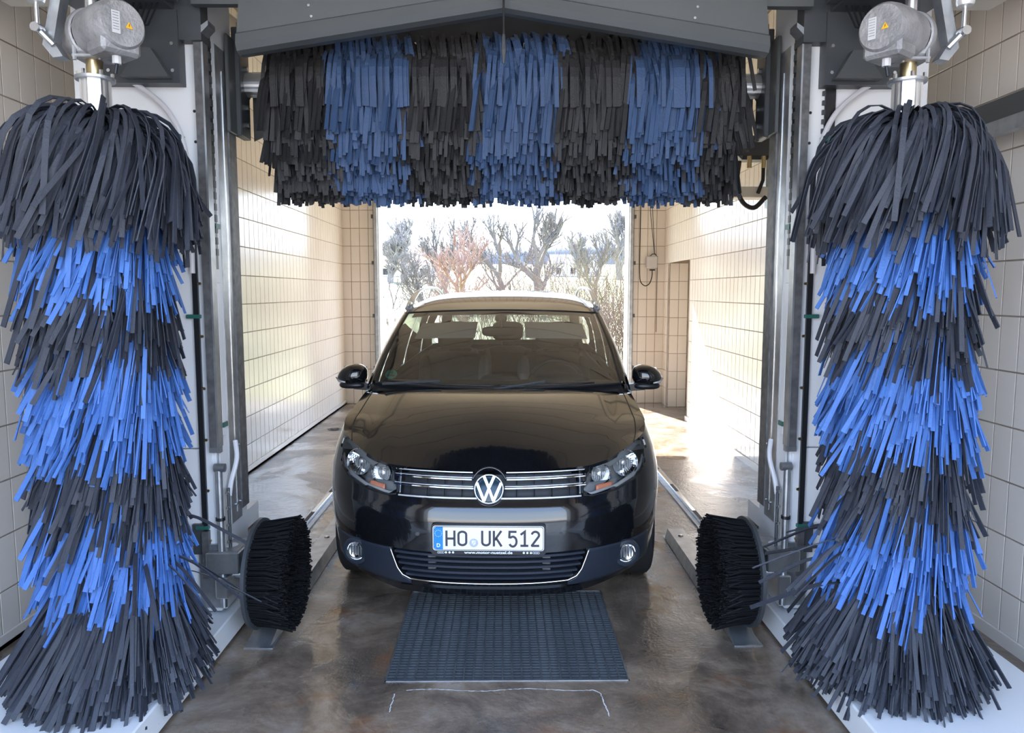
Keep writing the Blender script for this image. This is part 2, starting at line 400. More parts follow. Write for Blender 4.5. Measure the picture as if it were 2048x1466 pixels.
# ------------------------------------------------------------------ outdoors
def hgt(x, y):
    if y < 20: return -.02
    return interp(y, [20, 60, 160, 400], [-.02, .6, 5.9, 16]) + noise.noise(Vector((x*.03, y*.03, 0)))*.5*min(1, (y-20)/60)
ys_ = list(np.linspace(11.05, 60, 14)) + list(np.linspace(75, 400, 12))
struct(B().grid([[(x*(1+y/60), y, hgt(x*(1+y/60), y)) for x in np.linspace(-40, 40, 21)] for y in ys_]), 'ground_meadow', 'grass', smooth='all')
struct(B().grid([[(x, y, -.03) for x in (-60, -20, 0, 20, 60)] for y in (-14, -6, YF-.3)]), 'ground_apron', 'paving')
struct(B().grid([[(x, y, -.035 + max(0, (-y-14))*.012) for x in (-200, 0, 200)] for y in (-250, -60, -14)]), 'ground_field', 'wood')
hl = B().grid([[(x, y0, -1 + t*(17 + 9*noise.noise(Vector((x*.012, 3, 0))) + 2.0*noise.noise(Vector((x*.08, 7, 0))))) for x in np.linspace(-330, 330, 90)] for y0, t in ((390, 0), (400, 1.25), (430, 1.75), (520, 1.9))])
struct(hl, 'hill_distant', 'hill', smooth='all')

def bare_tree(name, x, y, h, m, label, seed, spread=.5, depth=5, trunk=.5, cat='tree', r0=None, group=None, nb=3):
    rr = random.Random(seed); V = []; F = []
    z0 = hgt(x, y) if y > 20 else -.03
    def stick(a, b_, ra, rb):
        t = (b_-a).normalized(); u = t.cross(Vector((.3,.9,.1))).normalized(); v_ = t.cross(u); o = len(V); n = 5 if ra > .03 else 3
        for p, r_ in ((a, ra), (b_, rb)):
            for j in range(n): V.append(p + (u*math.cos(2*PI*j/n)+v_*math.sin(2*PI*j/n))*r_)
        for j in range(n): F.append((o+j, o+(j+1)%n, o+n+(j+1)%n, o+n+j))
    def grow(p, d, L, r_, k):
        q = p; seg = 3 if k else 2
        for i in range(seg):
            d2 = (d + Vector((rr.uniform(-1,1), rr.uniform(-1,1), rr.uniform(-.2,.6)))*.16).normalized()
            q2 = q + d2*L/seg; stick(q, q2, r_*(1-.3*i/seg), r_*(1-.3*(i+1)/seg)); q = q2; d = d2
            if k and i < seg-1 and rr.random() < .8:
                s_ = Vector((rr.uniform(-1,1), rr.uniform(-1,1), rr.uniform(-.1,.7))).normalized()
                grow(q, (d*.55 + s_*spread*1.5).normalized(), L*.62, r_*.5, k-1)
        if k:
            for _ in range(nb-1 if rr.random() < .6 else nb):
                s_ = Vector((rr.uniform(-1,1), rr.uniform(-1,1), rr.uniform(-.2,.7))).normalized()
                grow(q, (d + s_*spread).normalized(), L*rr.uniform(.6,.85), r_*.68, k-1)
    r0 = r0 or h*.018
    grow(Vector((0,0,-.1)), Vector((0,0,1)), h*trunk, r0, depth)
    zm = sorted(p.z for p in V)[int(len(V)*.998)-1]; V[:] = [p*(h/zm) for p in V]
    b = B(); b.v = [tuple(p) for p in V]; b.f = F; b.mi = [0]*len(F)
    me_ = bpy.data.meshes.new(name); me_.from_pydata(b.v, [], b.f); me_.materials.append(M[m]); me_.update()
    o = bpy.data.objects.new(name, me_); col.objects.link(o); o.location = (x, y, z0); top(o, label, cat, group); return o
def xat(px, y): return (px-1008)/1490*(y*.995)
bare_tree('bare_tree', xat(940, 19), 19, 3.25, 'redbark', 'reddish pollarded bare tree just left of the middle beyond the gate', 14, .50, 5, .44, r0=.10, nb=3)
bare_tree('bare_tree', xat(1078, 42), 42, 5.9, 'bark', 'tall dark bare tree with forked trunk rising highest behind the car roof', 11, .55, 5, .33, r0=.26)
bare_tree('bare_tree', xat(1012, 46), 46, 5.7, 'bark', 'slim dark bare tree between the reddish tree and the forked one', 21, .6, 5, .38, r0=.22)
bare_tree('bare_tree', xat(893, 44), 44, 5.6, 'bark', 'narrow bare tree with upright twigs left of the reddish tree', 31, .32, 5, .34, r0=.16)
bare_tree('bare_tree', xat(862, 24), 24, 3.1, 'bark', 'low leaning bare tree over the meadow on the left', 41, .6, 5, .28, r0=.07)
bare_tree('bare_sapling', xat(788, 20), 20, 2.3, 'bark', 'thin forked sapling nearest the left gate post', 51, .45, 4, .35, r0=.04)
bare_tree('bare_tree', xat(1192, 60), 60, 5.7, 'bark', 'distant bare tree low on the right above the meadow', 61, .45, 5, .35, r0=.2)
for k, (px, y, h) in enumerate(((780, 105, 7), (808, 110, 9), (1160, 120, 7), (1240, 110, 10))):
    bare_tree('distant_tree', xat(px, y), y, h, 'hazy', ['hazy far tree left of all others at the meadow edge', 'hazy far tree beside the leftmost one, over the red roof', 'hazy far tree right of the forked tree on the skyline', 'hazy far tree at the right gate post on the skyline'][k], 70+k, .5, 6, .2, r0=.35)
def bush(x, y, h, wd, m, label, seed, n=260, group=None):
    rr = random.Random(seed); V = []; F = []
    for _ in range(n):
        p = Vector((rr.uniform(-wd, wd)*.5, rr.uniform(-wd, wd)*.4, 0)); d = Vector((p.x/wd*.9 + rr.uniform(-.3,.3), rr.uniform(-.3,.3), 1)).normalized()
        r_ = .009; L = h*rr.uniform(.55, 1.0)/5
        br = [(p, d, r_, 5)]
        while br:
            p, d, r_, k = br.pop()
            for i in range(k):
                d = (d + Vector((rr.uniform(-1,1), rr.uniform(-1,1), rr.uniform(-.4,.6)))*.28).normalized(); q = p + d*L
                u = d.cross(Vector((.2,1,.1))).normalized()*r_; v_ = d.cross(u); o = len(V)
                V += [p+u, p-u*.5+v_*.87, p-u*.5-v_*.87, q+u*.7, q-(u*.5-v_*.87)*.7, q-(u*.5+v_*.87)*.7]
                F += [(o, o+1, o+4, o+3), (o+1, o+2, o+5, o+4), (o+2, o, o+3, o+5)]
                if r_ > .006 and i > 0: br.append((q, (d + Vector((rr.uniform(-1,1), rr.uniform(-1,1), rr.uniform(-.2,1)))*.9).normalized(), r_*.62, 3))
                p = q
    zm = sorted(p.z for p in V)[int(len(V)*.99)-1]; kz = h/zm; V = [Vector((p.x*min(kz, 1), p.y*min(kz, 1), p.z*kz)) for p in V]
    me_ = bpy.data.meshes.new('bush'); me_.from_pydata([tuple(p) for p in V], [], F); me_.materials.append(M[m]); me_.update()
    o = bpy.data.objects.new('bush', me_); col.objects.link(o); o.location = (x, y, -.03 if y < 20 else hgt(x, y)); top(o, label, 'bush', group)
bush(xat(1222, 15), 15.0, 2.75, 1.1, 'twigy', 'tall straw-coloured leafless bush beside the right gate post', 1, 120)
bush(xat(1242, 13.5), 13.5, 1.85, .7, 'twig', 'shorter pale bush in front of the straw-coloured one at the right gate post', 2, 80)
bush(xat(1110, 22), 22.0, 3.0, 2.4, 'twig', 'broad pinkish leafless bush below the forked tree', 3, 110)
bush(xat(1010, 20), 20.5, 2.8, 2.2, 'twig', 'pinkish leafless bush right of the reddish tree', 4, 90)
bush(xat(925, 21), 21.5, 2.5, 1.6, 'twig', 'low pinkish leafless bush at the foot of the reddish tree', 5, 60)
bush(xat(850, 40), 40, 3.6, 2.5, 'twig', 'grey leafless thicket far off on the left', 6, 60)
# plank fence at the left, low house with red roof far off
fn = thing('wooden_fence', 'low weathered board fence beyond the left side of the gate', 'fence', (xat(792, 16), 16, -.03))
for k in range(10): B().box(-.85+.17*k, -.85+.17*k+.13, 0, .025, 0, 1.25+.03*math.sin(k*2.1)).build('board', 'wood', fn)
for z in (.35, 1.0): B().box(-.87, .85, .025, .06, z, z+.08).build('rail', 'wood', fn)
hs = thing('farm_house', 'small far house with a red roof at the meadow edge on the left', 'house', (xat(815, 128), 128, 4.0))
B().box(-5, 5, -3, 3, -1, 2.0).build('wall', 'housew', hs)
B().prism([(-3.4, 1.9), (3.4, 1.9), (0, 3.6)], 'X', -5.3, 5.3).build('roof', 'roofred', hs)
for k in range(3): B().box(-3.8+3.2*k, -2.8+3.2*k, -3.06, -2.98, .4, 1.4).build('window', 'blackp', hs)
hs = thing('white_house', 'white far building with grey roof between the bare trees on the right', 'house', (xat(1145, 130), 130, 4.0))
B().box(-4, 4, -3, 3, -1, 2.4).build('wall', 'housew', hs)
B().prism([(-3.3, 2.3), (3.3, 2.3), (0, 4.0)], 'X', -4.2, 4.2).build('roof', 'hill', hs)
for k in range(3): B().box(-3.0+2.4*k, -2.2+2.4*k, -3.06, -2.98, .6, 1.6).build('window', 'blackp', hs)

# ------------------------------------------------------------------ floor fittings
gr = thing('floor_grating', 'rectangular steel bar grating let into the floor before the car', 'grate', (0, 0, 0))
B().box(gx0, gx1, gy0, gy0+.006, -.035, .003).box(gx0, gx1, gy1-.006, gy1, -.035, .003).box(gx0, gx0+.006, gy0, gy1, -.035, .003).box(gx1-.006, gx1, gy0, gy1, -.035, .003).build('grating_frame', 'galv', gr)
gm = mat('grate_steel', (.16, .18, .20), .4, .5, c2=(.10, .115, .13), nscale=9, bump=.1); M['gratem'] = gm
lb = B().box(-.0035, .0035, -(gy1-gy0)/2+.006, (gy1-gy0)/2-.006, -.03, .001).build('bearing_bar', 'gratem', gr)
n = 24
for k in range(n):
    o = lb if k == 0 else lb.copy()
    if k: col.objects.link(o)
    o.location = (gx0+.04+(gx1-gx0-.08)*k/(n-1), (gy0+gy1)/2, 0)
cbar = B().box(-(gx1-gx0)/2+.006, (gx1-gx0)/2-.006, -.0028, .0028, -.024, .0022).build('cross_bar', 'gratem', gr)
n = 38
for k in range(n):
    o = cbar if k == 0 else cbar.copy()
    if k: col.objects.link(o)
    o.location = ((gx0+gx1)/2, gy0+.02+(gy1-gy0-.04)*k/(n-1), -.001)
M['sump'] = mat('sump_surface', (.17, .195, .22), .5, c2=(.10, .12, .14), nscale=5, bump=.3)  # pale grey-blue fill, slightly lighter than the grating bars
B().box(gx0+.004, gx1-.004, gy0+.004, gy1-.004, -.10, -.022).build('sump_water', 'sump', gr)
# painted / scratched line on the floor before the grating
b = B(); rr = random.Random(5)
def flat_line(b, pts, wd, z=.0012):
    for (x0, y0), (x1, y1) in zip(pts, pts[1:]):
        d = Vector((x1-x0, y1-y0)); L = d.length; n_ = Vector((-d.y, d.x))/L*wd*rr.uniform(.35, 1.0)/2
        b.add([(x0-n_.x, y0-n_.y, z), (x1-n_.x, y1-n_.y, z), (x1+n_.x, y1+n_.y, z), (x0+n_.x, y0+n_.y, z)], [(0,1,2,3)])
pts = [(-.40+.76*k/60, 2.895+rr.uniform(-.002,.002)+.008*math.sin(k*.2)) for k in range(61)] + [(.375, 2.88), (.385, 2.87)] + [(.39+.012*k/14+rr.uniform(-.002,.002), 2.86-.16*k/14) for k in range(15)]
flat_line(b, pts, .006)
flat_line(b, [(-.445+rr.uniform(-.003,.003), 2.87-.012*k) for k in range(12)], .005)
top(b.build('floor_line', 'whitep'), 'thin worn bluish white line on the floor in front of the grating', 'marking')
b = B().lathe([(.0, .002), (.07, .004), (.078, .006), (.085, 0)], (-2.0, 8.7, 0), n=24)
dc = b.build('drain_cover', 'dgrey', smooth=True); top(dc, 'small round drain cover in the floor near the left tiled wall', 'drain')
for k in range(6): B().obox((-2.0, 8.7, .006), (.05, .005, .0015), k*PI/6).build('slot', 'blackp', dc)
# wheel guide rails
for s, y1, lab in ((-1, 6.4, 'galvanised wheel guide rail on the floor left of the car'), (1, 4.80, 'galvanised wheel guide rail on the floor right of the car')):
    t = thing('wheel_guide_rail', lab, 'rail', (0,0,0)); x = 1.12*s
    ya, ym = 3.26, 3.50
    hw = .05; h = .075
    P0 = [(x-.085, ya, .004), (x+.085, ya, .004)]
    b = B()
    prof = [(-.065, 0), (-.05, h), (.05, h), (.065, 0)]
    def row(y, k): return [(x+u_, y, max(z_*k, .004)) for u_, z_ in prof]
    b.grid([row(ya, 0), row(ym, 1), row(y1-.06, 1), row(y1, .15)])
    o = b.build('rail_body', 'galv', t); solidify(o, .004)
    B().box(x-.066, x+.066, ya-.004, ya+.03, 0, .006).build('end_plate', 'galv', t)
    y = ym+.25
    while y < y1-.1:
        B().lathe([(0, .008), (.012, .007), (.018, 0)], (x, y, h), n=12).build('bolt', 'steel', t, smooth=True); y += .42
for s, lab in ((-1, 'long steel running track for the machine along the left wall'), (1, 'long steel running track for the machine along the right wall')):
    x = 1.38*s; t = thing('running_track', lab, 'rail')
    B().box(x-.05, x+.05, 3.9, 10.6, 0, .012, bev=.002).build('base_strip', 'galv', t)
    B().box(x-.017, x+.017, 3.9, 10.6, .012, .035, bev=.004).build('rail_head', 'steel', t)
    for k in range(7): B().box(x-.014, x+.014, 4.3+.75*k, 4.52+.75*k, .0352, .0362).build('wear_strip', 'rubber', t)

# ------------------------------------------------------------------ foam strips
def strip_verts(path, S0, wd, th, twist):
    """box-section ribbon along path -> (n*4,3)"""
    P = np.array(path); n = len(P); V = np.zeros((n*4, 3))
    for k in range(n):
        T = P[min(k+1, n-1)] - P[max(k-1, 0)]; T /= np.linalg.norm(T)
        S = np.array(S0, float); S -= T*S.dot(T); S /= np.linalg.norm(S)
        N = np.cross(T, S); a = twist[k] if hasattr(twist, '__len__') else twist
        S2 = S*math.cos(a) + N*math.sin(a); N2 = np.cross(T, S2)
        for j, (p, q) in enumerate(((-1,-1),(1,-1),(1,1),(-1,1))): V[k*4+j] = P[k] + S2*wd*.5*p + N2*th*.5*q
    return V
def strip_faces(n):
    F = []
    for k in range(n-1):
        for j in range(4): F.append((k*4+j, k*4+(j+1)%4, k*4+4+(j+1)%4, k*4+4+j))
    F.append((3,2,1,0)); F.append(((n-1)*4, (n-1)*4+1, (n-1)*4+2, (n-1)*4+3)); return np.array(F)
NS = 11; SF = strip_faces(NS)
rs = np.random.RandomState(4)
def side_variant(kind):
    if kind == 'top': L, a0, a1, r0, pw = rs.uniform(.47, .62), R(rs.uniform(2, 30)), R(rs.uniform(-94, -84)), .05, rs.uniform(.95, 1.25)
    elif kind == 'low': L, a0, a1, r0, pw = rs.uniform(.46, .56), R(rs.uniform(-15, 5)), R(rs.uniform(-80, -60)), .06, .85
    elif kind == 'stray': L, a0, a1, r0, pw = rs.uniform(.42, .50), R(rs.uniform(-8, 5)), R(rs.uniform(-45, -25)), .06, 1.2
    else: L, a0, a1, r0, pw = rs.uniform(.50, .66), R(rs.uniform(-12, 12)), R(rs.uniform(-90, -80)), .06, rs.uniform(.75, 1.0)
    cur = rs.uniform(.9, 1.35) if kind != 'stray' else 1
    r_, z, th = r0, 0., 0.; P = [(r0*1.0, 0., 0.)]; ds = L/(NS-1); lean = rs.normal(-.27, .15)
    for k in range(1, NS):
        s_ = (k/(NS-1))**pw
        t_ = min(1, s_*2.0*cur) if kind == 'mid' else min(1, s_*1.5)
        t_ = t_*t_*(3-2*t_); a = a0 + (a1-a0)*t_
        tang = lean*min(1, k/4)
        dr, dz = math.cos(a)*ds, math.sin(a)*ds
        r_ += dr*math.cos(tang); z += dz*math.cos(tang); th += math.sin(tang)*ds
        P.append((r_, th, z))
    tw = rs.uniform(-.9, .9) + np.linspace(0, rs.uniform(-.5, .5), NS)
    return strip_verts(P, (0, 1, 0), rs.uniform(.012, .019), rs.uniform(.0035, .005), tw)
SV = {k: [side_variant(k) for _ in range(n_)] for k, n_ in (('top', 36), ('mid', 48), ('low', 30), ('stray', 8))}
SM = {k: [None]*len(v_) for k, v_ in SV.items()}
def emit_strips(parent, items, facing, own_n=300, mats=('foam_dark', 'foam_blue')):
    """items: (kind, variant, ax, z, x, y, scale, colour); own_n that face the camera become parts of their own"""
    items.sort(key=lambda q: -facing(q))
    own, rest = items[:own_n], items[own_n:]
    for kd, vi, ax, z, x, y, sc_, c in own:
        key = (kd, vi)
        if SM[kd][vi] is None: SM[kd][vi] = npmesh('foam_strip', SV[kd][vi], SF, [mats[0]], smooth=False)
        o = bpy.data.objects.new('foam_strip', SM[kd][vi]); col.objects.link(o); o.parent = parent
        o.location = (x, y, z); o.rotation_euler = (0, 0, ax); o.scale = (sc_, sc_, sc_)
        o.material_slots[0].link = 'OBJECT'; o.material_slots[0].material = M[mats[c]]
        if c: o['label'] = 'blue foam strip'
    V = []; MI = []
    for kd, vi, ax, z, x, y, sc_, c in rest:
        v_ = SV[kd][vi]*sc_; cs, sn = math.cos(ax), math.sin(ax)
        V.append(np.stack([v_[:,0]*cs - v_[:,1]*sn + x, v_[:,0]*sn + v_[:,1]*cs + y, v_[:,2] + z], 1)); MI.append(np.full(len(SF), c))
    V = np.concatenate(V); F = (SF[None] + (np.arange(len(rest))*NS*4)[:, None, None]).reshape(-1, 4)
    o = bpy.data.objects.new('foam_strips', npmesh('foam_strips', V, F, list(mats), np.concatenate(MI))); col.objects.link(o); o.parent = parent; o['kind'] = 'stuff'

SBX, SBY = 1.466, 2.78
def side_brush(s, label):
    t = thing('side_brush', label, 'brush', (s*SBX, SBY, 0), 0, 'upright side brushes')
    # extruded aluminium shaft with ribs and flange
    b = B(); n = 40
    prof = []
    for j in range(n):
        a = 2*PI*j/n; rr_ = .050 if j % 5 else .0535; prof.append((rr_*math.cos(a), rr_*math.sin(a)))
    b.prism(prof, 'Z', .3, 2.37); b.build('shaft', 'alu', t)
    b = B().lathe([(0, 0), (.064, 0), (.066, .003), (.066, .012), (.06, .014), (0, .014)], (0, 0, 2.37), n=32).build('flange', 'galv', t, smooth=True)
    for k in range(6):
        a = k*PI/3+.3; B().cyl((.056*math.cos(a), .056*math.sin(a), 2.384), (.056*math.cos(a), .056*math.sin(a), 2.400), .007, 6).build('bolt', 'steel', t)
    B().cyl((0,0,.28), (0,0,2.24), .075, 24).build('sleeve', 'foam_dark', t)
    items = []; rb = np.random.RandomState(11 if s < 0 else 23)
    off = 0 if s < 0 else .05
    def colr(z0):
        q = z0 + rb.normal(0, .022) - off*.3
        return 1 if (1.52 < q < 1.80 or .94 < q < 1.26 or .34 < q < .67) else 0
    for k in range(560):
        z0 = rb.uniform(2.13, 2.25); items.append(('top', rb.randint(36), rb.uniform(0, 2*PI), z0, 0, 0, rb.uniform(.85, 1.02), 0))
    for k in range(4400):
        z0 = rb.uniform(.60, 2.17); az = rb.uniform(0, 2*PI)
        vi = rb.randint(48); sc_ = rb.uniform(.90, 1.08)*(1 - .17*(.5+.5*math.cos(az - .6 - (0 if s < 0 else PI)))); items.append(('mid', vi, az, z0, 0, 0, sc_, colr(z0 + SV['mid'][vi][-1][2]*sc_)))
    for k in range(1700):
        z0 = rb.uniform(.38, .60); az = rb.uniform(0, 2*PI); items.append(('low', rb.randint(30), az, z0, 0, 0, rb.uniform(.85, 1.05)*(1 - .22*(.5+.5*math.cos(az - .6 - (0 if s < 0 else PI)))), 0))
    for k in range(9):
        z0 = rb.choice([.66, .74, .60]) + rb.uniform(-.1, .1); items.append(('stray', rb.randint(8), rb.uniform(-.9, .9) + (0 if s < 0 else PI), z0, 0, 0, 1, 0))
    cam_az = math.atan2(-SBY, -s*SBX)
    def facing(q):
        ti = SV[q[0]][q[1]][-1]; return math.cos(q[2] + math.atan2(ti[1], ti[0]) - cam_az) + rb.uniform(0, .8)
    emit_strips(t, items, facing)
    return t
side_brush(-1, 'tall left side brush of dark and blue foam strips hanging from a shaft')
side_brush(1, 'tall right side brush of dark and blue foam strips hanging from a shaft')

# horizontal top brush
TBY, TBZ = 3.76, 2.62
def top_variant(a0):
    L = rs.uniform(.46, .50) if a0 < -1.0 else rs.uniform(.30, .50); P = [(0., -math.cos(a0)*.09, math.sin(a0)*.09)]; ds = L/(NS-1); lean = rs.normal(0, .10)
    tgt = -PI/2; y, z, x = P[0][1], P[0][2], 0
    kk = rs.uniform(.9, 1.3)
    for k in range(1, NS):
        s_ = min(1, (k/(NS-1))*1.25*kk); t_ = s_*s_*(3-2*s_)
        a = a0 + (tgt - a0)*t_
        y -= math.cos(a)*ds; z += math.sin(a)*ds; x += lean*ds*min(1, k/3); P.append((x, y, z))
    return strip_verts(P, (1, 0, 0), rs.uniform(.014, .023), .0045, rs.uniform(-.6, .6) + np.linspace(0, rs.uniform(-.5, .5), NS))
TA = [R(a) for a in np.tile(np.linspace(-90, 84, 42), 3)]
SV['tb'] = [top_variant(a + rs.uniform(-.03, .03)) for a in TA]; SM['tb'] = [None]*len(TA)
TBB = [(-1.2, -.785, 0), (-.785, -.445, 1), (-.445, -.12, 0), (-.12, .25, 1), (.25, .59, 0), (.59, .93, 1), (.93, 1.17, 0)]
t = thing('top_brush', 'horizontal top brush of alternating black and navy foam bands above the car', 'brush', (0, TBY, TBZ))
prof = [((.056 if j % 4 else .06)*math.cos(2*PI*j/32), (.056 if j % 4 else .06)*math.sin(2*PI*j/32)) for j in range(32)]
B().prism(prof, 'X', -1.25, 1.25).build('shaft', 'alu', t)
B().cyl((-1.11,0,0), (1.15,0,0), .085, 24).build('sleeve', 'foam_black', t)
for s in (-1, 1):
    B().lathe([(0, s*1.25), (.07, s*1.25), (.07, s*1.262), (0, s*1.262)], axis='X', n=28).build('flange', 'steel', t, smooth=True)
    B().cyl((s*1.262, 0, 0), (s*1.285, 0, 0), .028, 16).build('axle_stub', 'brass', t)
    for k in range(6):
        a = k*PI/3; B().cyl((s*1.262, .058*math.cos(a), .058*math.sin(a)), (s*1.275, .058*math.cos(a), .058*math.sin(a)), .007, 6).build('bolt', 'steel', t)
items = []; rb = np.random.RandomState(77)
for k in range(9500):
    x = rb.uniform(-1.08, 1.13); back = rb.rand() < .38
    xx = x + rb.normal(0, .012); c = 0
    for a, b_, cc in TBB:
        if a <= xx < b_: c = cc
    vi = rb.randint(126)
    lean = 0
    if x > .95: lean = -rb.uniform(.0, .75) if not back else rb.uniform(0, .7)
    if x < -1.05: lean = rb.uniform(0, .25) if not back else 0
    # turning about z throws end strips outwards; a half turn sends them over the back
    items.append(('tb', vi, (PI if back else 0) - lean*(-1), 0, x, 0, rb.uniform(.92, 1.0), c))
emit_strips(t, items, lambda q: (math.cos(q[2]) > 0)*1.0 + (SV['tb'][q[1]][-1][1] < -.22)*.5 + rb.uniform(0, .3), mats=('foam_black', 'foam_navy'))

# ------------------------------------------------------------------ gantry
XI = 1.30; GY0, GY1 = 3.35, 3.76
def upright(s, label):
    t = thing('gantry_upright', label, 'wash gantry', (0, 0, 0), 0, 'uprights of the wash gantry')
    def bx(x0, x1, *a, **k): return (min(s*x0, s*x1), max(s*x0, s*x1), *a)
    # inner column box, front sheet panels (upper and lower)
    B().box(*bx(XI, 1.855, GY0+.03, 3.69, .14, 3.25)).build('frame_box', 'white', t)
    B().box(*bx(1.80, 2.0, 3.80, 4.9, .14, 3.25)).build('rear_cabinet', 'white', t)
    for z0, z1 in ((.14, .905), (.91, 2.95)):
        o = B().box(*bx(XI+.012, 1.86, GY0, GY0+.028, z0, z1), bev=.004).build('front_panel', 'white', t)
        for zz in (z0+.045, z1-.06):
            B().bolt((s*(XI+.16), GY0, zz), (0, -1, 0), .007, .004).build('rivet', 'steel', o)
    for zz in (2.27, 2.40): B().bolt((s*(XI+.045), GY0, zz), (0, -1, 0), .007, .002).build('bolt_hole', 'blackp', t)
    # floor beam the upright stands on
    B().box(*bx(1.262, 2.05, 1.9, 3.76, .012, .128), bev=.006).box(*bx(1.75, 2.05, 3.76, 5.2, .012, .14)).build('base_beam', 'white', t)
    for yy in (2.25, 3.6): B().cyl((s*1.5-.02, yy, .06), (s*1.5+.02, yy, .06), .06, 20).build('running_wheel', 'steel', t)
    # dark U channel at the front edge, and lip
    B().box(*bx(XI-.010, XI+.026, GY0-.035, GY0, .92, 2.72)).build('guide_channel', 'chan', t)
    B().box(*bx(XI-.016, XI-.008, GY0-.038, GY0+.018, .92, 2.72)).build('channel_lip', 'galv', t)
    B().box(*bx(XI-.020, XI+.03, GY0-.03, GY0-.002, .895, .92)).build('channel_foot', 'galv', t)
    # screwed cable strip on the panel
    cs_ = B().box(*bx(XI+.057, XI+.080, GY0-.018, GY0, .40, 2.12)).build('cable_strip', 'blackp', t)
    B().box(*bx(XI+.028, XI+.057, GY0-.004, GY0, .30, 2.12)).build('strip_backing', 'white', t)
    for zz in np.arange(.48, 2.1, .235): B().bolt((s*(XI+.050), GY0-.004, zz), (0, -1, 0), .007, .008).build('screw', 'brass', cs_)
    for zz in (1.92, 1.50, .535): B().box(*bx(XI+.050, XI+.112, GY0-.026, GY0, zz, zz+.018), bev=.003).build('clamp', 'green', cs_)
    B().box(*bx(XI+.075, XI+.125, GY0-.022, GY0, .42, .56)).build('sensor_plate', 'dgrey', t)
    B().box(*bx(XI+.050, XI+.080, GY0-.034, GY0-.002, .31, .53)).build('sensor_bracket', 'chan', t)
    # inner face: white sheet, chain track, steel post with dark edge
    B().box(*bx(XI-.004, XI, GY0+.005, GY0+.12, .45, 3.1)).build('inner_sheet', 'white', t)
    ch = B().box(*bx(XI-.012, XI-.004, GY0+.025, GY0+.058, 1.72, 2.75)).build('chain_track', 'blackp', t)
    for zz in np.arange(1.78, 2.7, .05): B().box(*bx(XI-.016, XI-.012, GY0+.030, GY0+.054, zz, zz+.03)).build('chain_link', 'dgrey', ch)
    B().box(*bx(XI-.012, XI-.004, GY0+.03, GY0+.075, .96, 1.66), bev=.004).build('counterweight_cover', 'white', t)
    for zz in (1.0, 1.9): B().box(*bx(XI-.018, XI-.004, GY0+.03, GY0+.08, zz, zz+.022)).build('clamp', 'green', t)
    B().box(*bx(XI-.008, XI+.02, GY0+.115, GY0+.25, .52, 2.72)).build('steel_post', 'galv', t)
    B().box(*bx(XI-.014, XI-.004, GY0+.245, GY0+.335, .56, 2.62)).build('post_edge', 'chan', t)
    B().box(*bx(XI-.011, XI-.008, GY0+.185, GY0+.193, .56, 2.62)).build('post_groove', 'steel', t)
    for zz in (.60, .88): 
        for yy in (.17, .23): B().bolt((s*(XI-.008), GY0+yy, zz), (-s, 0, 0), .006, .006).build('bolt', 'steel', t)
    # water pipe at the wheel brush height
    pp = B().tube([(s*(XI-.005), GY0-.022, .17), (s*(XI-.005), GY0-.022, .82)], .016, 12).build('pipe', 'galv', t, smooth=True)
    B().tube([(s*(XI+.012), GY0-.022, .825), (s*(XI-.035), GY0-.022, .825)], .020, 12).build('pipe_cap', 'galv', pp, smooth=True)
    for zz in (.36, .58): B().lathe([(.021, zz), (.021, zz+.014), (.016, zz+.014), (.016, zz)], (s*(XI-.005), GY0-.022, 0), n=16).build('pipe_clip', 'blackp', pp)
    B().tube([(s*(XI-.03), GY0+.02, .33), (s*(XI-.03), GY0+.02, .72)], .008, 8).build('spring_rod', 'dgrey', t)
    for zz in (.39, .47, .55, .63, .70): B().bolt((s*(XI-.03), GY0+.012, zz), (0, -1, 0), .009, .01).build('nut', 'steel', t)
    # upper carriage with corner plates, bearing shield of the top brush
    B().box(*bx(XI-.052, XI-.014, TBY-.10, TBY+.03, 2.36, 2.86), bev=.004).build('brush_carriage', 'dgrey', t)
    B().box(*bx(XI-.030, XI-.012, GY0+.22, GY0+.36, 2.36, 2.80), bev=.004).build('slider_plate', 'grey', t)
    for zz in (2.42, 2.50, 2.68, 2.76): B().bolt((s*(XI-.052), GY0+.36, zz), (-s, 0, 0), .012, .02).build('bolt', 'steel', t)
    B().prism([(s*(XI-.03), 2.38), (s*(XI-.03), 2.72), (s*.95, 2.72), (s*.95, 2.52)] , 'Y', TBY+.14, TBY+.15).build('gusset', 'grey', t)
    B().cyl((s*(XI-.07), GY0+.30, 2.80), (s*(XI-.07), GY0+.30, 3.0), .007, 8).build('tension_rod', 'steel', t)
    B().box(*bx(XI-.088, XI-.052, GY0+.28, GY0+.32, 2.80, 2.87)).build('rod_clevis', 'brass', t)
    # head brackets near the top of the channel
    B().box(*bx(XI-.02, XI+.09, GY0-.06, GY0+.02, 2.68, 3.05)).build('head_post', 'dgrey', t)
    B().prism([(s*(XI-.02), 2.71), (s*(XI-.05), 2.74), (s*(XI-.05), 2.76), (s*(XI-.02), 2.74)], 'Y', GY0-.06, GY0+.02).build('head_bracket', 'galv', t)
    B().prism([(s*(XI+.09), 2.80), (s*(XI+.50), 2.80), (s*(XI+.50), 2.86), (s*(XI+.09), 2.86)], 'Y', GY0-.25, GY0-.01).build('head_tray', 'dgrey', t)
    B().prism([(s*(XI+.075), 2.50), (s*(XI+.40), 2.50), (s*(XI+.40), 2.80), (s*(XI+.075), 2.80)], 'Y', GY0-.07, GY0-.002).build('drive_cover', 'dgrey', t)
    B().prism([(s*(XI+.10), 2.515), (s*(XI+.30), 2.515), (s*(XI+.22), 2.63), (s*(XI+.17), 2.63)], 'Y', GY0-.12, GY0-.07).build('cover_gusset', 'grey', t)
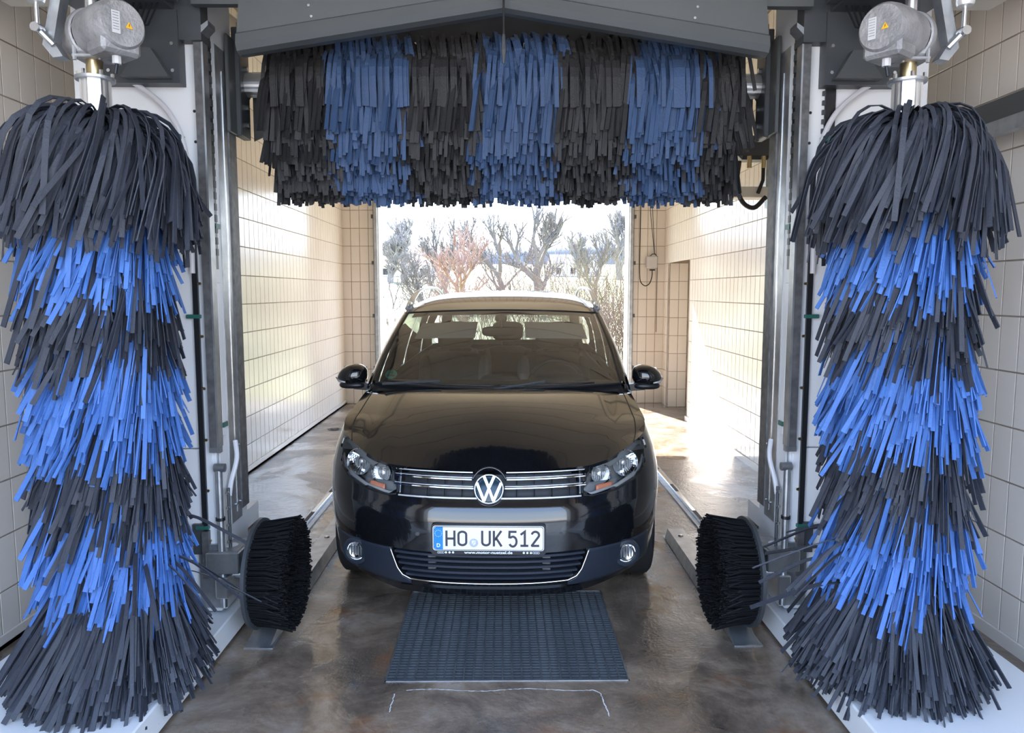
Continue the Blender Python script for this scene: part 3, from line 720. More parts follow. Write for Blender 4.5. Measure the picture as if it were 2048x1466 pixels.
    for zz, xx in ((2.55, .10), (2.66, .10), (2.55, .37)): B().bolt((s*(XI+xx), GY0-.07, zz), (0, -1, 0), .008, .008).build('bolt', 'steel', t)
    cc = B()
    for k in range(5): cc.tube([(s*(XI+.12+.025*k), GY0-.14, 2.80), (s*(XI+.16+.022*k), GY0-.15, 2.71-.012*k), (s*(XI+.24+.02*k), GY0-.15, 2.70), (s*(XI+.30+.02*k), GY0-.14, 2.80)], .005, 6)
    cc.build('cable_loops', 'blackp', t, smooth=True)
    # cream cover over the side brush arm
    B().prism([(s*1.62, 2.83), (s*2.10, 2.83), (s*2.10, 3.30), (s*1.62, 3.30)], 'Y', 2.45, GY0-.01).build('arm_cover', 'cream', t)
    # milky hose
    hz = B().tube(spl([(s*(XI+.45), GY0-.05, 2.62), (s*(XI+.38), GY0-.04, 2.56), (s*(XI+.27), GY0-.03, 2.50), (s*(XI+.16), GY0-.03, 2.41), (s*(XI+.10), GY0-.028, 2.30), (s*(XI+.075), GY0-.028, 2.16), (s*(XI+.07), GY0-.028, 1.95), (s*(XI+.075), GY0-.02, 1.70)]), .012, 10).build('milky_hose', 'hose', t, smooth=True)
    B().box(*bx(XI+.09, XI+.15, GY0-.045, GY0, 2.27, 2.295), bev=.004).build('hose_clamp', 'green', t)
    B().tube(spl([(s*(XI-.03), GY0+.13, .92), (s*(XI-.045), GY0+.10, .84), (s*(XI-.03), GY0+.06, .74), (s*(XI-.03), GY0+.03, .68)]), .011, 10).build('drain_hose', 'hose', t, smooth=True)
    if s > 0:   # perforated black drive belts seen only on the right
        for xx, z0 in ((XI+.105, 1.85), (XI+.415, 2.25)):
            bl = B().box(*bx(xx, xx+.045, GY0-.012, GY0-.002, z0, 2.75)).build('toothed_belt', 'blackp', t)
            for zz in np.arange(z0+.02, 2.72, .04): B().box(*bx(xx-.012, xx, GY0-.014, GY0-.002, zz, zz+.02)).build('belt_tooth', 'dgrey', bl)
    return t
upright(-1, 'left white upright of the wash gantry with steel guide channel')
upright(1, 'right white upright of the wash gantry with black toothed belts')

# header beam between the uprights: two panels folded to a shallow ridge, gutter lip below
t = thing('gantry_header', 'grey sheet metal header beam with gutter lip over the top brush', 'beam', (0, 3.2, 0))
def hz_(x): return 2.785 - .175*abs(x)/1.1
for s in (-1, 1):
    b = B(); x1 = 1.10
    # lip profile (y offset, z offset), swept from the ridge outwards
    prof = [(.10, -.0), (.03, -.012), (-.005, -.004), (-.02, .02), (-.015, .06), (-.005, .068)]
    P = [[(s*x, 0+y_, hz_(x)+z_) for y_, z_ in prof] for x in (0.0, x1)]
    o = b.grid(P).build('gutter_lip', 'grey', t); solidify(o, .003)
    B().add([(0, .0, hz_(0)+.066), (s*x1*1.0, .0, hz_(x1)+.066), (s*x1*.985, .0, hz_(x1)+.24), (0, .0, hz_(0)+.32),
             (0, .012, hz_(0)+.066), (s*x1*1.0, .012, hz_(x1)+.066), (s*x1*.985, .012, hz_(x1)+.24), (0, .012, hz_(0)+.32)],
            [(0,1,2,3),(4,5,6,7),(0,1,5,4),(1,2,6,5),(2,3,7,6),(3,0,4,7)]).build('face_panel', 'grey', t)
    B().add([(0, -.004, hz_(0)+.318), (s*x1*.985, -.004, hz_(x1)+.238), (s*1.25, .0, 3.3), (0, .0, 3.3),
             (0, .03, hz_(0)+.318), (s*x1*.985, .03, hz_(x1)+.238), (s*1.25, .03, 3.3), (0, .03, 3.3)],
            [(0,1,2,3),(4,5,6,7),(0,1,5,4),(1,2,6,5),(2,3,7,6),(3,0,4,7)]).build('upper_panel', 'grey', t)
    for (xx, zz) in ((.80, .13), (.79, .085), (.55, .25), (.25, .28)): B().bolt((s*xx, 0, hz_(xx)+zz), (0, -1, 0), .006, .005).build('rivet', 'steel', t)
    B().box(*sorted((s*1.06, s*1.29)), .02, .06, 2.80, 3.2).build('side_plate', 'grey', t)
B().box(-1.30, 1.30, .06, .12, 3.05, 3.3).build('cross_tube', 'dgrey', t)
B().box(-1.30, 1.30, .80, .86, 2.9, 3.3).build('rear_cross_tube', 'dgrey', t)
pr = B().tube([(0, -.05, 3.1), (0, -.05, 2.62)], .0045, 8).build('sensor_rod', 'blackp', t)
B().tube([(0, -.05, 2.66), (0, -.05, 2.60), (0, -.05, 2.545)], [.006, .011, .004], 8).build('rod_tip', 'dgrey', pr)

# gear motors on top of the side brushes
def gear_motor(s, label):
    t = thing('gear_motor', label, 'motor', (s*SBX, SBY, 2.392), 0, 'gear motors above the side brushes')
    B().lathe([(0, -.008), (.028, -.008), (.028, .058), (0, .058)], n=24).build('brass_coupling', 'brass', t, smooth=True)
    b = B().box(-.055, .055, -.05, .05, .050, .062, bev=.003).box(-.045, .045, -.045, .045, .062, .11, bev=.01)
    for k in (-1, 1): b.cyl((k*.045, -.045, .04), (k*.045, -.045, .11), .007, 6)
    b.build('gearbox_foot', 'cast', t, smooth=True)
    ax = Vector((-s*.80, -.60, 0)).normalized()     # points inwards to the camera
    zc = .140; C0 = Vector((-s*.015, 0, zc)); KM = 1.12
    sd_ = Vector((0,0,1)).cross(ax)
    Rm = Matrix((sd_, Vector((0,0,1)), ax)).transposed()
    def lat(prof, n=36):
        b = B(); b.lathe([(a_*KM, h_*KM) for a_, h_ in prof], n=n); b.v = [tuple(Rm @ Vector(p) + C0) for p in b.v]; return b
    lat([(0, -.17), (.036, -.17), (.040, -.15), (.045, -.13), (.047, -.06), (.060, -.045), (.064, -.03)]).build('gearbox_neck', 'cast', t, smooth=True)
    lat([(.064, -.04), (.082, -.035), (.084, -.02), (.082, -.01), (.076, -.008)]).build('flange_ring', 'cast', t, smooth=True)
    body = lat([(.070, -.012), (.077, 0), (.080, .06), (.079, .12), (.074, .155), (.066, .166), (0, .168)]).build('motor_body', 'cast', t, smooth=True)
    # terminal box moulded under the end and cable gland
    b = B(); b.box(-.068, .068, -.098, -.04, .055, .175, bev=.012); b.v = [tuple(Rm @ Vector(p) + C0) for p in b.v]; b.build('terminal_box', 'cast', t)
    g = Rm @ Vector((.0, -.098, .13)) + C0
    B().tube([g, g + Vector((0, 0, -.026))], .015, 8).build('cable_gland', 'label', t)
    B().tube([g + Vector((0,0,-.024)), g + Vector((s*.005, -.004, -.06))], .006, 8).build('cable_end', 'blackp', t)
    def plaque(x0, x1, y0, y1, z, nm, m, pts=None):
        b = B(); b.prism(pts or [(x0,y0),(x1,y0),(x1,y1),(x0,y1)], 'Z', z, z+.0012); b.v = [tuple(Rm @ Vector(p) + C0) for p in b.v]; return b.build(nm, m, body)
    k = 1 if s < 0 else -1
    plaque(-.040, -.012, -.038, .036, .1885, 'type_plate', 'label')
    for q in range(7): plaque(-.037, -.017, .028-.009*q, .030-.009*q, .1897, 'print_line', 'cast')
    plaque(0, 0, 0, 0, .1885, 'warning_triangle', 'yellowl', [(.006, -.012), (.032, -.012), (.019, .010)])
    plaque(0, 0, 0, 0, .1897, 'warning_bolt', 'blackp', [(.017, -.008), (.021, -.002), (.019, -.002), (.021, .005), (.017, -.001), (.019, -.001)])
    # fork arm, pneumatic cylinder
    B().prism([(s*.10, .06), (s*.135, .055), (s*.17, .10), (s*.12, .31), (s*.085, .31), (s*.13, .11)], 'Y', -.02, .03).build('fork_arm', 'galv', t)
    B().box(*sorted((s*.02, s*.16)), -.10, .06, .30, .315, bev=.003).build('arm_plate', 'galv', t)
    B().box(*sorted((-s*.30, s*.02)), -.10, .10, .335, .35, bev=.003).build('carrier_plate', 'galv', t)
    B().lathe([(0, .23), (.026, .232), (.03, .24), (.03, .40), (0, .40)], (s*.165, -.05, 0), n=24).build('pneumatic_cylinder', 'satin', t, smooth=True)
    B().cyl((s*.165, -.05, .15), (s*.165, -.05, .235), .008, 12).build('piston_rod', 'steel', t, smooth=True)
    B().cyl((s*.165, -.07, .145), (s*.165, -.03, .145), .016, 14).build('rod_eye', 'steel', t, smooth=True)
    B().tube([(s*.13, -.02, .10), (s*.165, -.05, .145)], .012, 8).build('rod_bracket', 'galv', t)
    B().cyl((-s*.135, -.10, .262), (-s*.135, -.10, .33), .022, 18).build('red_coupling', 'red', t, smooth=True)
    B().cyl((0, 0, .13), (0, 0, .345), .022, 18).build('pivot_pin', 'steel', t, smooth=True)
    B().lathe([(0, .33), (.05, .33), (.062, .37), (.062, .42), (0, .42)], (-s*.02, .0, 0), n=28).build('bearing_cup', 'satin', t, smooth=True)
    B().box(*sorted((-s*.12, s*.25)), -.04, .45, .42, .50).build('swing_arm', 'dgrey', t)
    return t
gear_motor(-1, 'grey cast gear motor with yellow warning sign above the left side brush')
gear_motor(1, 'grey cast gear motor with yellow warning sign above the right side brush')

# top brush drive at the left, frost protection box at the right
t = thing('top_brush_drive', 'grey motor plate with red stripe and round black knob left of the top brush', 'motor', (-1.02, 3.84, 2.76))
B().box(-.16, .10, 0, .012, -.09, .10).build('motor_plate', 'grey', t)
B().box(-.14, -.06, -.004, 0, -.055, -.03).build('red_stripe', 'red', t)
B().lathe([(0, -.05), (.026, -.05), (.034, -.042), (.034, -.03), (.012, -.02), (.012, 0)], (.02, 0, .0), axis='Y', n=24).build('black_knob', 'blackp', t, smooth=True)
B().box(-.04, .05, -.03, 0, .045, .09, bev=.006).build('terminal_box', 'cast', t)
t = thing('hydraulic_valve', 'black valve block with brass fittings and hoses right of the top brush', 'valve', (2.18, 6.55, 2.72))
B().box(-.18, .10, -.10, .10, .02, .22, bev=.03).build('valve_block', 'dgrey', t)
for x in (-.10, .02): B().cyl((x, -.12, .04), (x, -.12, -.06), .02, 12).build('brass_fitting', 'brass', t, smooth=True)
B().tube(spl([(-.18, -.10, .0), (-.20, -.12, -.2), (-.15, -.12, -.34), (-.05, -.12, -.39), (.05, -.12, -.30)]), .02, 10).build('hose', 'rubber', t, smooth=True)
B().tube([(.02, -.12, -.05), (.02, -.12, -.16), (-.02, -.12, -.27)], .016, 10).build('hose', 'rubber', t, smooth=True)
B().box(-.22, .10, -.10, .10, -.30, -.21, bev=.004).build('cable_tray', 'cream', t)
B().box(.08, .12, -.02, .10, -.30, .30).build('wall_bracket', 'galv', t)
t = thing('wall_bracket_bar', 'grey angled steel bar fixed high on the right tiled wall', 'bracket', (0,0,0))
B().prism([(2.75, 2.30), (6.2, 2.30), (6.2, 2.36), (2.75, 2.36)], 'X', 2.14, 2.19).build('lower_flange', 'galv', t)
B().box(2.17, 2.19, 2.6, 4.4, 2.36, 2.46).build('bar_face', 'grey', t)
for y in (2.7, 4.2, 6.0): B().box(2.19, XW-.001, y, y+.05, 2.32, 2.36).build('bar_standoff', 'galv', t)
o = B().box(1.75, XW-.001, 7.55, 7.61, 3.10, 3.19).build('shelf_arm', 'galv'); top(o, 'short galvanised arm sticking out of the right wall by the top brush', 'bracket')
for s, lab in ((-1, 'cream water pipe stub on the left tiled wall behind the gantry'), (1, 'cream water pipe stub on the right tiled wall behind the gantry')):
    t = thing('wall_pipe', lab, 'pipe', (s*XW, 7.2, 3.13))
    B().box(*sorted((-s*.10, -s*.009)), -.05, .05, -.06, .06, bev=.02).build('wall_fitting', 'cream', t)
    B().tube([(-s*.08, 0, 0), (-s*.25, -.7, .22)], .022, 12).build('pipe', 'cream', t, smooth=True)
o = B().tube([(-2.18, 6.1, 3.75), (-1.6, 6.1, 3.30)], .05, 16).build('roof_pipe', 'cream', smooth=True); top(o, 'thick cream pipe slanting down in the upper left corner behind the header', 'pipe')

# pull switch and cables at the right gate post
t = thing('pull_switch', 'grey switch box with hanging chain and looped cable beside the right gate post', 'switch', (2.11, YB-.08, 2.04))
B().box(-.085, .07, -.04, .055, -.09, .08, bev=.014).build('switch_box', 'label', t)
B().box(-.035, .035, -.03, .03, -.125, -.105).build('gland_plate', 'blackp', t)
B().tube(spl([(0, 0, -.12), (0, 0, -.20), (-.03, 0, -.30), (-.09, 0, -.34), (-.15, 0, -.30), (-.175, 0, -.2), (-.18, 0, .2), (-.175, 0, 1.3)]), .007, 8).build('looped_cable', 'blackp', t, smooth=True)
B().tube([(.03, 0, .10), (-.03, 0, .62), (-.055, 0, .90), (-.045, 0, 1.0), (-.02, 0, .9), (.03, 0, .12)], .0045, 6).build('suspension_chain', 'dgrey', t)
B().tube([(.068, -.02, .08), (.068, -.02, -1.0)], .005, 6).build('pull_chain', 'dgrey', t)
B().tube([(-.03, 0, .08), (0, 0, .11), (.04, 0, .11), (.06, 0, .08)], .006, 6).build('handle', 'blackp', t)

# wheel brushes
def wheel_brush(s, label):
    t = thing('wheel_brush', label, 'brush', (s*1.16, 3.40, .305), 0, 'wheel brushes')
    b = B().lathe([(0, 0), (.235, 0), (.255, .006), (.255, .022), (.235, .026), (0, .026)], axis='X', n=48)
    b.v = [((-s)*p[0], p[1], p[2]) for p in b.v]; b.build('backing_disc', 'dgrey', t, smooth=True)
    rr = random.Random(9); b = B(); N = 0
    rings = [(.232, 74), (.215, 66), (.195, 60), (.17, 50), (.145, 42), (.115, 34), (.085, 24), (.05, 14)]
    for r_, n_ in rings:
        for k in range(n_):
            a = 2*PI*(k+rr.uniform(-.2,.2))/n_; h = .165*rr.uniform(.93, 1.03) - (.03 if r_ < .12 else 0)
            for q in range(7):
                aa = a + rr.uniform(-.03,.03); ra = r_ + rr.uniform(-.006,.006); rt = ra*(1+rr.uniform(-.01,.10)) + rr.uniform(-.012,.012); at = aa + rr.uniform(-.10,.10)
                b.tube([(-s*.024, ra*math.cos(aa), ra*math.sin(aa)), (-s*(.024+h*.55), (ra*.5+rt*.5)*math.cos(aa), (ra*.5+rt*.5)*math.sin(aa)), (-s*(.024+h*rr.uniform(.93,1.05)), rt*math.cos(at), rt*math.sin(at))], [.003, .0048, .0042], 4)
    b.build('bristles', 'bristle', t, kind='stuff')
    B().lathe([(0, .0), (.20, .0), (.20, .08), (0, .08)], axis='X', n=32).build('bristle_core', 'bristle', t).scale = (-s, 1, 1)
    # drive: housing, bell, bracket, motor block
    def bx(x0, x1): return tuple(sorted((s*x0, s*x1)))
    B().box(*bx(.05, .20), -.10, .12, .03, .13, bev=.004).build('bracket_housing', 'galv', t)
    o = B().box(*bx(.06, .19), -.09, .10, .128, .134).build('bracket_lid', 'galv', t)
    B().lathe([(0, 0), (.03, 0), (.034, .001), (0, .0012)], (s*.12, -.0, .134), n=20).build('round_sticker', 'whitep', o)
    B().box(*bx(.10, .16), -.105, -.02, -.085, .015, bev=.006).build('motor_block', 'alu', t)
    b = B().lathe([(0, .01), (.05, .01), (.075, .03), (.08, .05), (.055, .055), (0, .055)], axis='X', n=28); b.v = [(s*p[0], p[1], p[2]) for p in b.v]
    b.build('bell_housing', 'galv', t, smooth=True)
    B().cyl((0,0,0), (s*.2, 0, 0), .025, 16).build('axle', 'steel', t, smooth=True)
    B().box(*bx(.15, .24), -.07, .10, -.14, .16).build('mount_plate', 'galv', t)
    for k in range(5):
        a = k*2*PI/5; B().bolt((s*.002, .05*math.cos(a), .05*math.sin(a)), (s, 0, 0), .009, .016).build('bolt', 'steel', t)
wheel_brush(-1, 'round black wheel brush on a galvanised bracket left of the car')
wheel_brush(1, 'round black wheel brush on a galvanised bracket right of the car')

# ------------------------------------------------------------------ car
car = thing('car', 'black compact minivan with silver roof rails parked nose-on in the wash bay', 'car', (-.073, 3.36, 0), R(-1.9))
ws=[.15,.3,.45,.6,.7,.8,.875,.95,1.02,1.1]; Ws=[.83,.865,.89,.897,.89,.868,.84,.812,.792,.79]
nw=[.15,.25,.3,.4,.5,.56,.60,.612,.655,.7,.775,.9]; nv=[.05,.015,.005,0,0,.004,.014,.019,.048,.070,.105,.16]
Wf = lambda w_: interp(w_, ws, Ws)
nf = lambda w_: interp(w_, nw, nv)
def Fv(u, w_):
    k = min(abs(u)/Wf(w_), .99999); return .75*(1-(1-k**2.5)**.477) + nf(w_)*(1-k**4)
def Fp(u, w_, off=0.):
    v_ = Fv(u, w_)
    if not off: return Vector((u, v_, w_))
    h = .004; du = (Fv(u+h, w_)-Fv(u-h, w_))/(2*h); dw = (Fv(u, w_+h)-Fv(u, w_-h))/(2*h)
    n_ = Vector((du, -1, dw)).normalized(); return Vector((u, v_, w_)) + n_*off
def patch(us, topf, botf, off, nw_=8, m='trimp', name='panel', parent=None, th=.006, smooth='all', both=False, bulge=0):
    P = []
    for i, u in enumerate(us):
        a, b_ = botf(abs(u)), topf(abs(u)); row = []
        for j in range(nw_+1):
            t_ = j/nw_; bl = bulge*math.sin(PI*t_)*math.sin(PI*i/(len(us)-1)) if bulge else 0
            row.append(Fp(u, lerp(a, b_, t_), off+bl))
        P.append(row)
    b = B().grid(P); o = b.build(name, m, parent or car, smooth=smooth)
    if th: solidify(o, th, 0)
    return o
# outlines on the nose, |u| -> w
HLt = lambda u: interp(u, [.446,.464,.481,.584,.658,.741,.768,.782], [.676,.727,.778,.797,.838,.874,.868,.83])
HLb = lambda u: interp(u, [.446,.489,.611,.718,.765,.782], [.662,.655,.668,.703,.741,.80])
UGb, UGt = .655, .775
LGb = lambda u: interp(u, [0,.37,.41,.44,.465], [.262,.268,.285,.33,.40])
LGt = lambda u: .408
def wt_k(k): return interp(k, [0,.34,.56,.67,.78,.887,.95,.985,1], [.775,.778,.785,.805,.84,.875,.895,.93,.955])
def wt_v(v_): return interp(v_, [.75,1.03,1.6,4.0,4.4], [.955,1.02,1.035,1.10,1.10])
def wb_u(u): return interp(u, [0,.45,.58,.77,.9], [.19,.19,.215,.25,.27])
cols = []
ks = [i/46 for i in range(0, 42)] + [.925,.945,.962,.976,.987,.995,1.0]
def colpts(side, kind, val, nr=46):
    out = []
    for j in range(nr+1):
        fr = j/nr
        if kind == 'k':
            wt_ = wt_k(val); u0 = val*.88; w_ = lerp(wb_u(u0), wt_, fr); u = val*Wf(w_); v_ = .75*(1-(1-min(val,1)**2.5)**.477) + nf(w_)*(1-val**4)
            p = Vector((u, v_, w_))
        elif kind == 'v':
            w_ = lerp(interp(val, [.75,1.2,3.9,4.2], [.27,.2,.22,.32]), wt_v(val), fr); p = Vector((Wf(w_) - .02*max(0, val-3.4), val, w_))
        else:
            w_ = lerp(.33, 1.10, fr); a = val*PI/2; W_ = Wf(w_)-.02; p = Vector((W_*math.cos(a)**.45, 4.05+.33*math.sin(a)**.8 - .05*max(0, (w_-.6)), w_))
        # recess lamps and grilles, wheel arches
        u, w_ = p.x, p.z; push = 0
        if kind == 'k' and val < .93:
            if .462 < u < .768 and HLb(u)+.012 < w_ < HLt(u)-.012: push = .075
            if u < .44 and UGb+.008 < w_ < UGt-.006: push = .05
            if u < .45 and LGb(u)+.008 < w_ < .400: push = .05
        if push:
            q = Fp(u, w_, -push); p = q
        if kind != 'r':
            for vw in (.89, 3.57):
                d = math.hypot(p.y-vw, w_-.32)
                if d < .365 and p.x > .6: p.x -= .26*min(1, (.365-d)/.03)
        p.x *= side; out.append(p)
    return out
sect = [('k', k) for k in ks] + [('v', v_) for v_ in list(np.arange(.79, 1.31, .03)) + list(np.arange(1.35, 3.1, .15)) + list(np.arange(3.15, 4.05, .035))] + [('r', a) for a in (.08,.18,.3,.45,.6,.8,1.0)]
full = [colpts(-1, *c) for c in reversed(sect)] + [colpts(1, *c) for c in sect[1:]]
B().grid(full).build('body_shell', 'paint', car, smooth=True)
B().box(-.72, .72, .55, 4.0, .18, .34).build('underbody', 'blackp', car)
B().box(-.40, .40, .22, .9, .24, .70).build('engine_bay_block', 'mesh', car)

# hood (Coons patch over the nose)
def topedge(side, q):   # q 0..1 front to headlight corner
    k = q*.905; w_ = wt_k(k); u = k*Wf(w_); v_ = .75*(1-(1-k**2.5)**.477) + nf(w_)*(1-k**4); return Vector((side*u, v_, w_))
def sideedge(side, q):  # headlight corner to cowl corner
    p0 = topedge(side, 1); kk = lerp(.905, 1, min(1, q*2.2))
    if q < .45:
        w_ = wt_k(kk); return Vector((side*kk*Wf(w_), .75*(1-(1-min(kk,1)**2.5)**.477) + nf(w_)*(1-kk**4), w_))
    v_ = lerp(.75, 1.06, (q-.45)/.55); return Vector((side*Wf(wt_v(v_)), v_, wt_v(v_)))
NH = 28
def cowl(u): return Vector((u, .90+.16*(abs(u)/.79)**2, 1.062-.036*(abs(u)/.79)**2))
def hoodpt(q, t_):   # q -1..1 across, t 0..1 back
    sd_ = 1 if q >= 0 else -1; a = abs(q)
    f = topedge(sd_, a); c = cowl(sd_*a*.79); l = sideedge(sd_, t_)
    cen = Vector((0, lerp(.10, .90, t_), lerp(.775, 1.062, 1-(1-t_)**1.75)))
    # blend: rails centre->side at t, front->back at q
    e1 = 1-(1-t_)**lerp(1.75, 1.15, a)
    fb = Vector((lerp(f.x, c.x, t_), lerp(f.y, c.y, t_), lerp(f.z, c.z, e1)))
    f1, c1 = topedge(sd_, 1), cowl(sd_*.79)
    fb1 = Vector((lerp(f1.x, c1.x, t_), lerp(f1.y, c1.y, t_), lerp(f1.z, c1.z, 1-(1-t_)**1.15)))
    p = fb + (l - fb1)*(a**6)
    cr = 1/(1+math.exp((a-.80)/.022)); p.z += .012*cr*math.sin(min(1, t_*1.0)*PI)**.6*min(1, t_*6)
    return p
B().grid([[hoodpt(q, t_) for t_ in [j/NH for j in range(NH+1)]] for q in [-.935+1.87*i/60 for i in range(61)]]).build('hood', 'paint', car, smooth='all')
for s in (-1, 1):
    B().grid([[hoodpt(s*q, t_) for t_ in [j/NH for j in range(NH+1)]] for q in (.942, .955, .97, .985, 1.0)]).build('fender_top', 'paint', car, smooth='all')
# cowl with wipers
def wsb(q): u = q*.735; return Vector((u, .955+.13*q*q, 1.058+.018*q*q))
def wst(q): u = q*.645; return Vector((u, 1.63+.13*q*q, 1.497-.022*q*q))
B().grid([[cowl(q*.775) - Vector((0,.0,.012)), (cowl(q*.775)+wsb(q))/2 - Vector((0,0,.02)), wsb(q) + Vector((0,.02,0))] for q in [-1+i/10 for i in range(21)]]).build('cowl_grille', 'blackp', car, smooth='all')
def wspt(q, t_):
    a, c = wsb(q), wst(q); p = a.lerp(c, t_); n_ = Vector((q*.25, -.55, .83)); return p + n_*(.035*math.sin(PI*t_))*(1-.4*q*q)
o = B().grid([[wspt(q, t_) for t_ in [j/16 for j in range(17)]] for q in [-1+i/16 for i in range(33)]]).build('windscreen', 'glass', car, smooth='all')
fr = B()
for seq in ([wspt(q/10, .0) for q in range(-10, 11)], [wspt(q/10, 1.0) for q in range(-10, 11)], [wspt(-1, t_/10) for t_ in range(11)], [wspt(1, t_/10) for t_ in range(11)]):
    fr.tube([p + Vector((0, 0, -.002)) for p in seq], .008, 6)
fr.build('windscreen_seal', 'blackp', o)
for (q0, q1, ta, tb) in ((-.93, .02, .012, .018), (-.02, .78, .012, .018)):
    wp = B().tube([wspt(lerp(q0, q1, k/10), lerp(.02, tb, k/10)) + Vector((0, -.016, .006)) for k in range(11)], .006, 6).build('wiper', 'blackp', car, smooth='all')
    B().tube([wspt(q0, .0) + Vector((0, -.05, 0)), wspt(lerp(q0, q1, .5), .03) + Vector((0, -.025, .02))], .008, 6).build('wiper_arm', 'dgrey', wp)
# side greenhouse: pillars and glass
def belt(s, v_): return Vector((s*(Wf(wt_v(max(v_, 1.06))) - .02*max(0, v_-3.4)), v_, wt_v(max(v_, 1.06))))
def cant(s, v_): return Vector((s*interp(v_, [1.76, 2.3, 3.4, 4.15], [.665, .70, .695, .66]), v_, interp(v_, [1.76, 2.1, 2.8, 3.6, 4.15], [1.475, 1.505, 1.52, 1.50, 1.46])))
for s in (-1, 1):
    def sidep(q, t_):   # q along: bottom v from 1.08..4.15, top v 1.80..4.1
        vb = lerp(1.08, 4.20, q); vt = lerp(1.80, 4.05, q**.8 if q > 0 else 0); p = belt(s, vb).lerp(cant(s, vt), t_); p.x += s*.022*math.sin(PI*t_); return p
    def span(q0, q1, m, nm, n_=6, inset=0):
        o = B().grid([[sidep(lerp(q0, q1, i/n_), j/8) - Vector((s*inset, 0, 0)) for j in range(9)] for i in range(n_+1)]).build(nm, m, car, smooth='all')
        return o
    ap = B().grid([[wspt(s*1.0, j/10), wspt(s, j/10) + Vector((s*.014, .01, .012*(1-j/10)+.004)), sidep(0, j/10) + Vector((s*.004, -.015, .004)), sidep(.02, j/10)] for j in range(11)])
    ap.build('a_pillar', 'paint', car, smooth='all')
    span(.02, .10, 'sglass', 'quarter_window', 3, .004); span(.10, .115, 'paint', 'window_post', 2)
    span(.115, .375, 'sglass', 'side_window', 8, .004); span(.375, .42, 'paint', 'b_pillar', 2)
    span(.42, .68, 'sglass', 'side_window', 8, .004); span(.68, .72, 'paint', 'c_pillar', 2)
    span(.72, .93, 'sglass', 'rear_side_window', 6, .004); span(.93, 1.0, 'paint', 'd_pillar', 2)
    # door shut lines, handles, sill
    for vb in (1.15, 2.28, 3.25):
        pts = [Vector((s*(Wf(w_)+.0005), vb + (.0 if w_ > .5 else 0), w_)) for w_ in np.linspace(.30, 1.0, 12)]
        B().tube(pts, .004, 4).build('door_gap', 'mesh', car)
    for vb in (2.05, 3.05):
        B().sell((s*.895, vb, .90), (.02, .10, .016), .6, .6, mi=0).build('door_handle', 'paint', car, smooth='all')
    B().tube([belt(s, v_) + Vector((s*.004, 0, 0)) for v_ in np.linspace(1.1, 4.1, 16)], .007, 6).build('window_trim', 'satin', car, smooth='all')
    # silver roof rail with feet
    rl = B().tube([(s*.665, 1.90, 1.50), (s*.655, 2.02, 1.56), (s*.645, 2.20, 1.61), (s*.635, 2.5, 1.643), (s*.63, 2.9, 1.652), (s*.63, 3.3, 1.645), (s*.635, 3.65, 1.61), (s*.645, 3.88, 1.53)],
             [.024, .022, .018, .016, .016, .016, .018, .022], 12, flat=.8).build('roof_rail', 'satin', car, smooth='all')
    B().sell((s*.660, 1.95, 1.525), (.020, .09, .028), 1, 1).build('rail_foot', 'satin', rl, smooth='all')
# roof
rcv = [1.63, 1.75, 1.95, 2.2, 2.5, 2.9, 3.3, 3.7, 4.0, 4.18]; rcw = [1.497, 1.535, 1.575, 1.605, 1.625, 1.632, 1.622, 1.595, 1.55, 1.50]
def roofpt(q, t_):
    vc = lerp(1.63, 4.18, t_); ve = lerp(1.76, 4.05, t_)
    a = abs(q); e_ = cant(1 if q >= 0 else -1, ve); U = abs(e_.x)
    wc = interp(vc, rcv, rcw); x = q*U; y = lerp(vc, ve, q*q); z = wc - (wc - e_.z)*(.35*a*a + .65*a**7)
    if t_ == 0: w0 = wst(q); return w0 + (Vector((x, y, e_.z)) - w0)*(a**8)
    return Vector((x, y, z))
B().grid([[roofpt(q, t_) for t_ in [j/24 for j in range(25)]] for q in [-1+i/16 for i in range(33)]]).build('roof', 'paint', car, smooth='all')
B().tube([(0, 3.95, 1.56), (0, 4.05, 1.70)], [.006, .003], 6).build('antenna', 'blackp', car)
# rear hatch with window
def rh(q, t_):
    a = roofpt(q, 1.0); c = Vector((q*.74, 4.38-.10*q*q, 1.06)); return a.lerp(c, t_)
qs = [-1+i/10 for i in range(21)]
B().grid([[rh(q, t_) for t_ in (.12, .35, .6, .85)] for q in [-.86+.172*i for i in range(11)]]).build('rear_window', 'sglass', car, smooth='all')
for q0, q1, t0, t1 in ((-1, 1, 0, .12), (-1, 1, .85, 1.05), (-1, -.86, .12, .85), (.86, 1, .12, .85)):
    B().grid([[rh(lerp(q0, q1, i/8), lerp(t0, t1, j/4)) for j in range(5)] for i in range(9)]).build('tailgate_frame', 'paint', car, smooth='all')
B().grid([[Vector((x, 4.385-.12*(x/.8)**2, z)) for z in (.33, .6, .9, 1.08)] for x in np.linspace(-.82, .82, 13)]).build('tailgate', 'paint', car, smooth='all')
for s in (-1, 1): B().sell((s*.755, 4.33, .93), (.07, .04, .12), .5, .5).build('tail_lamp', 'red', car, smooth='all')

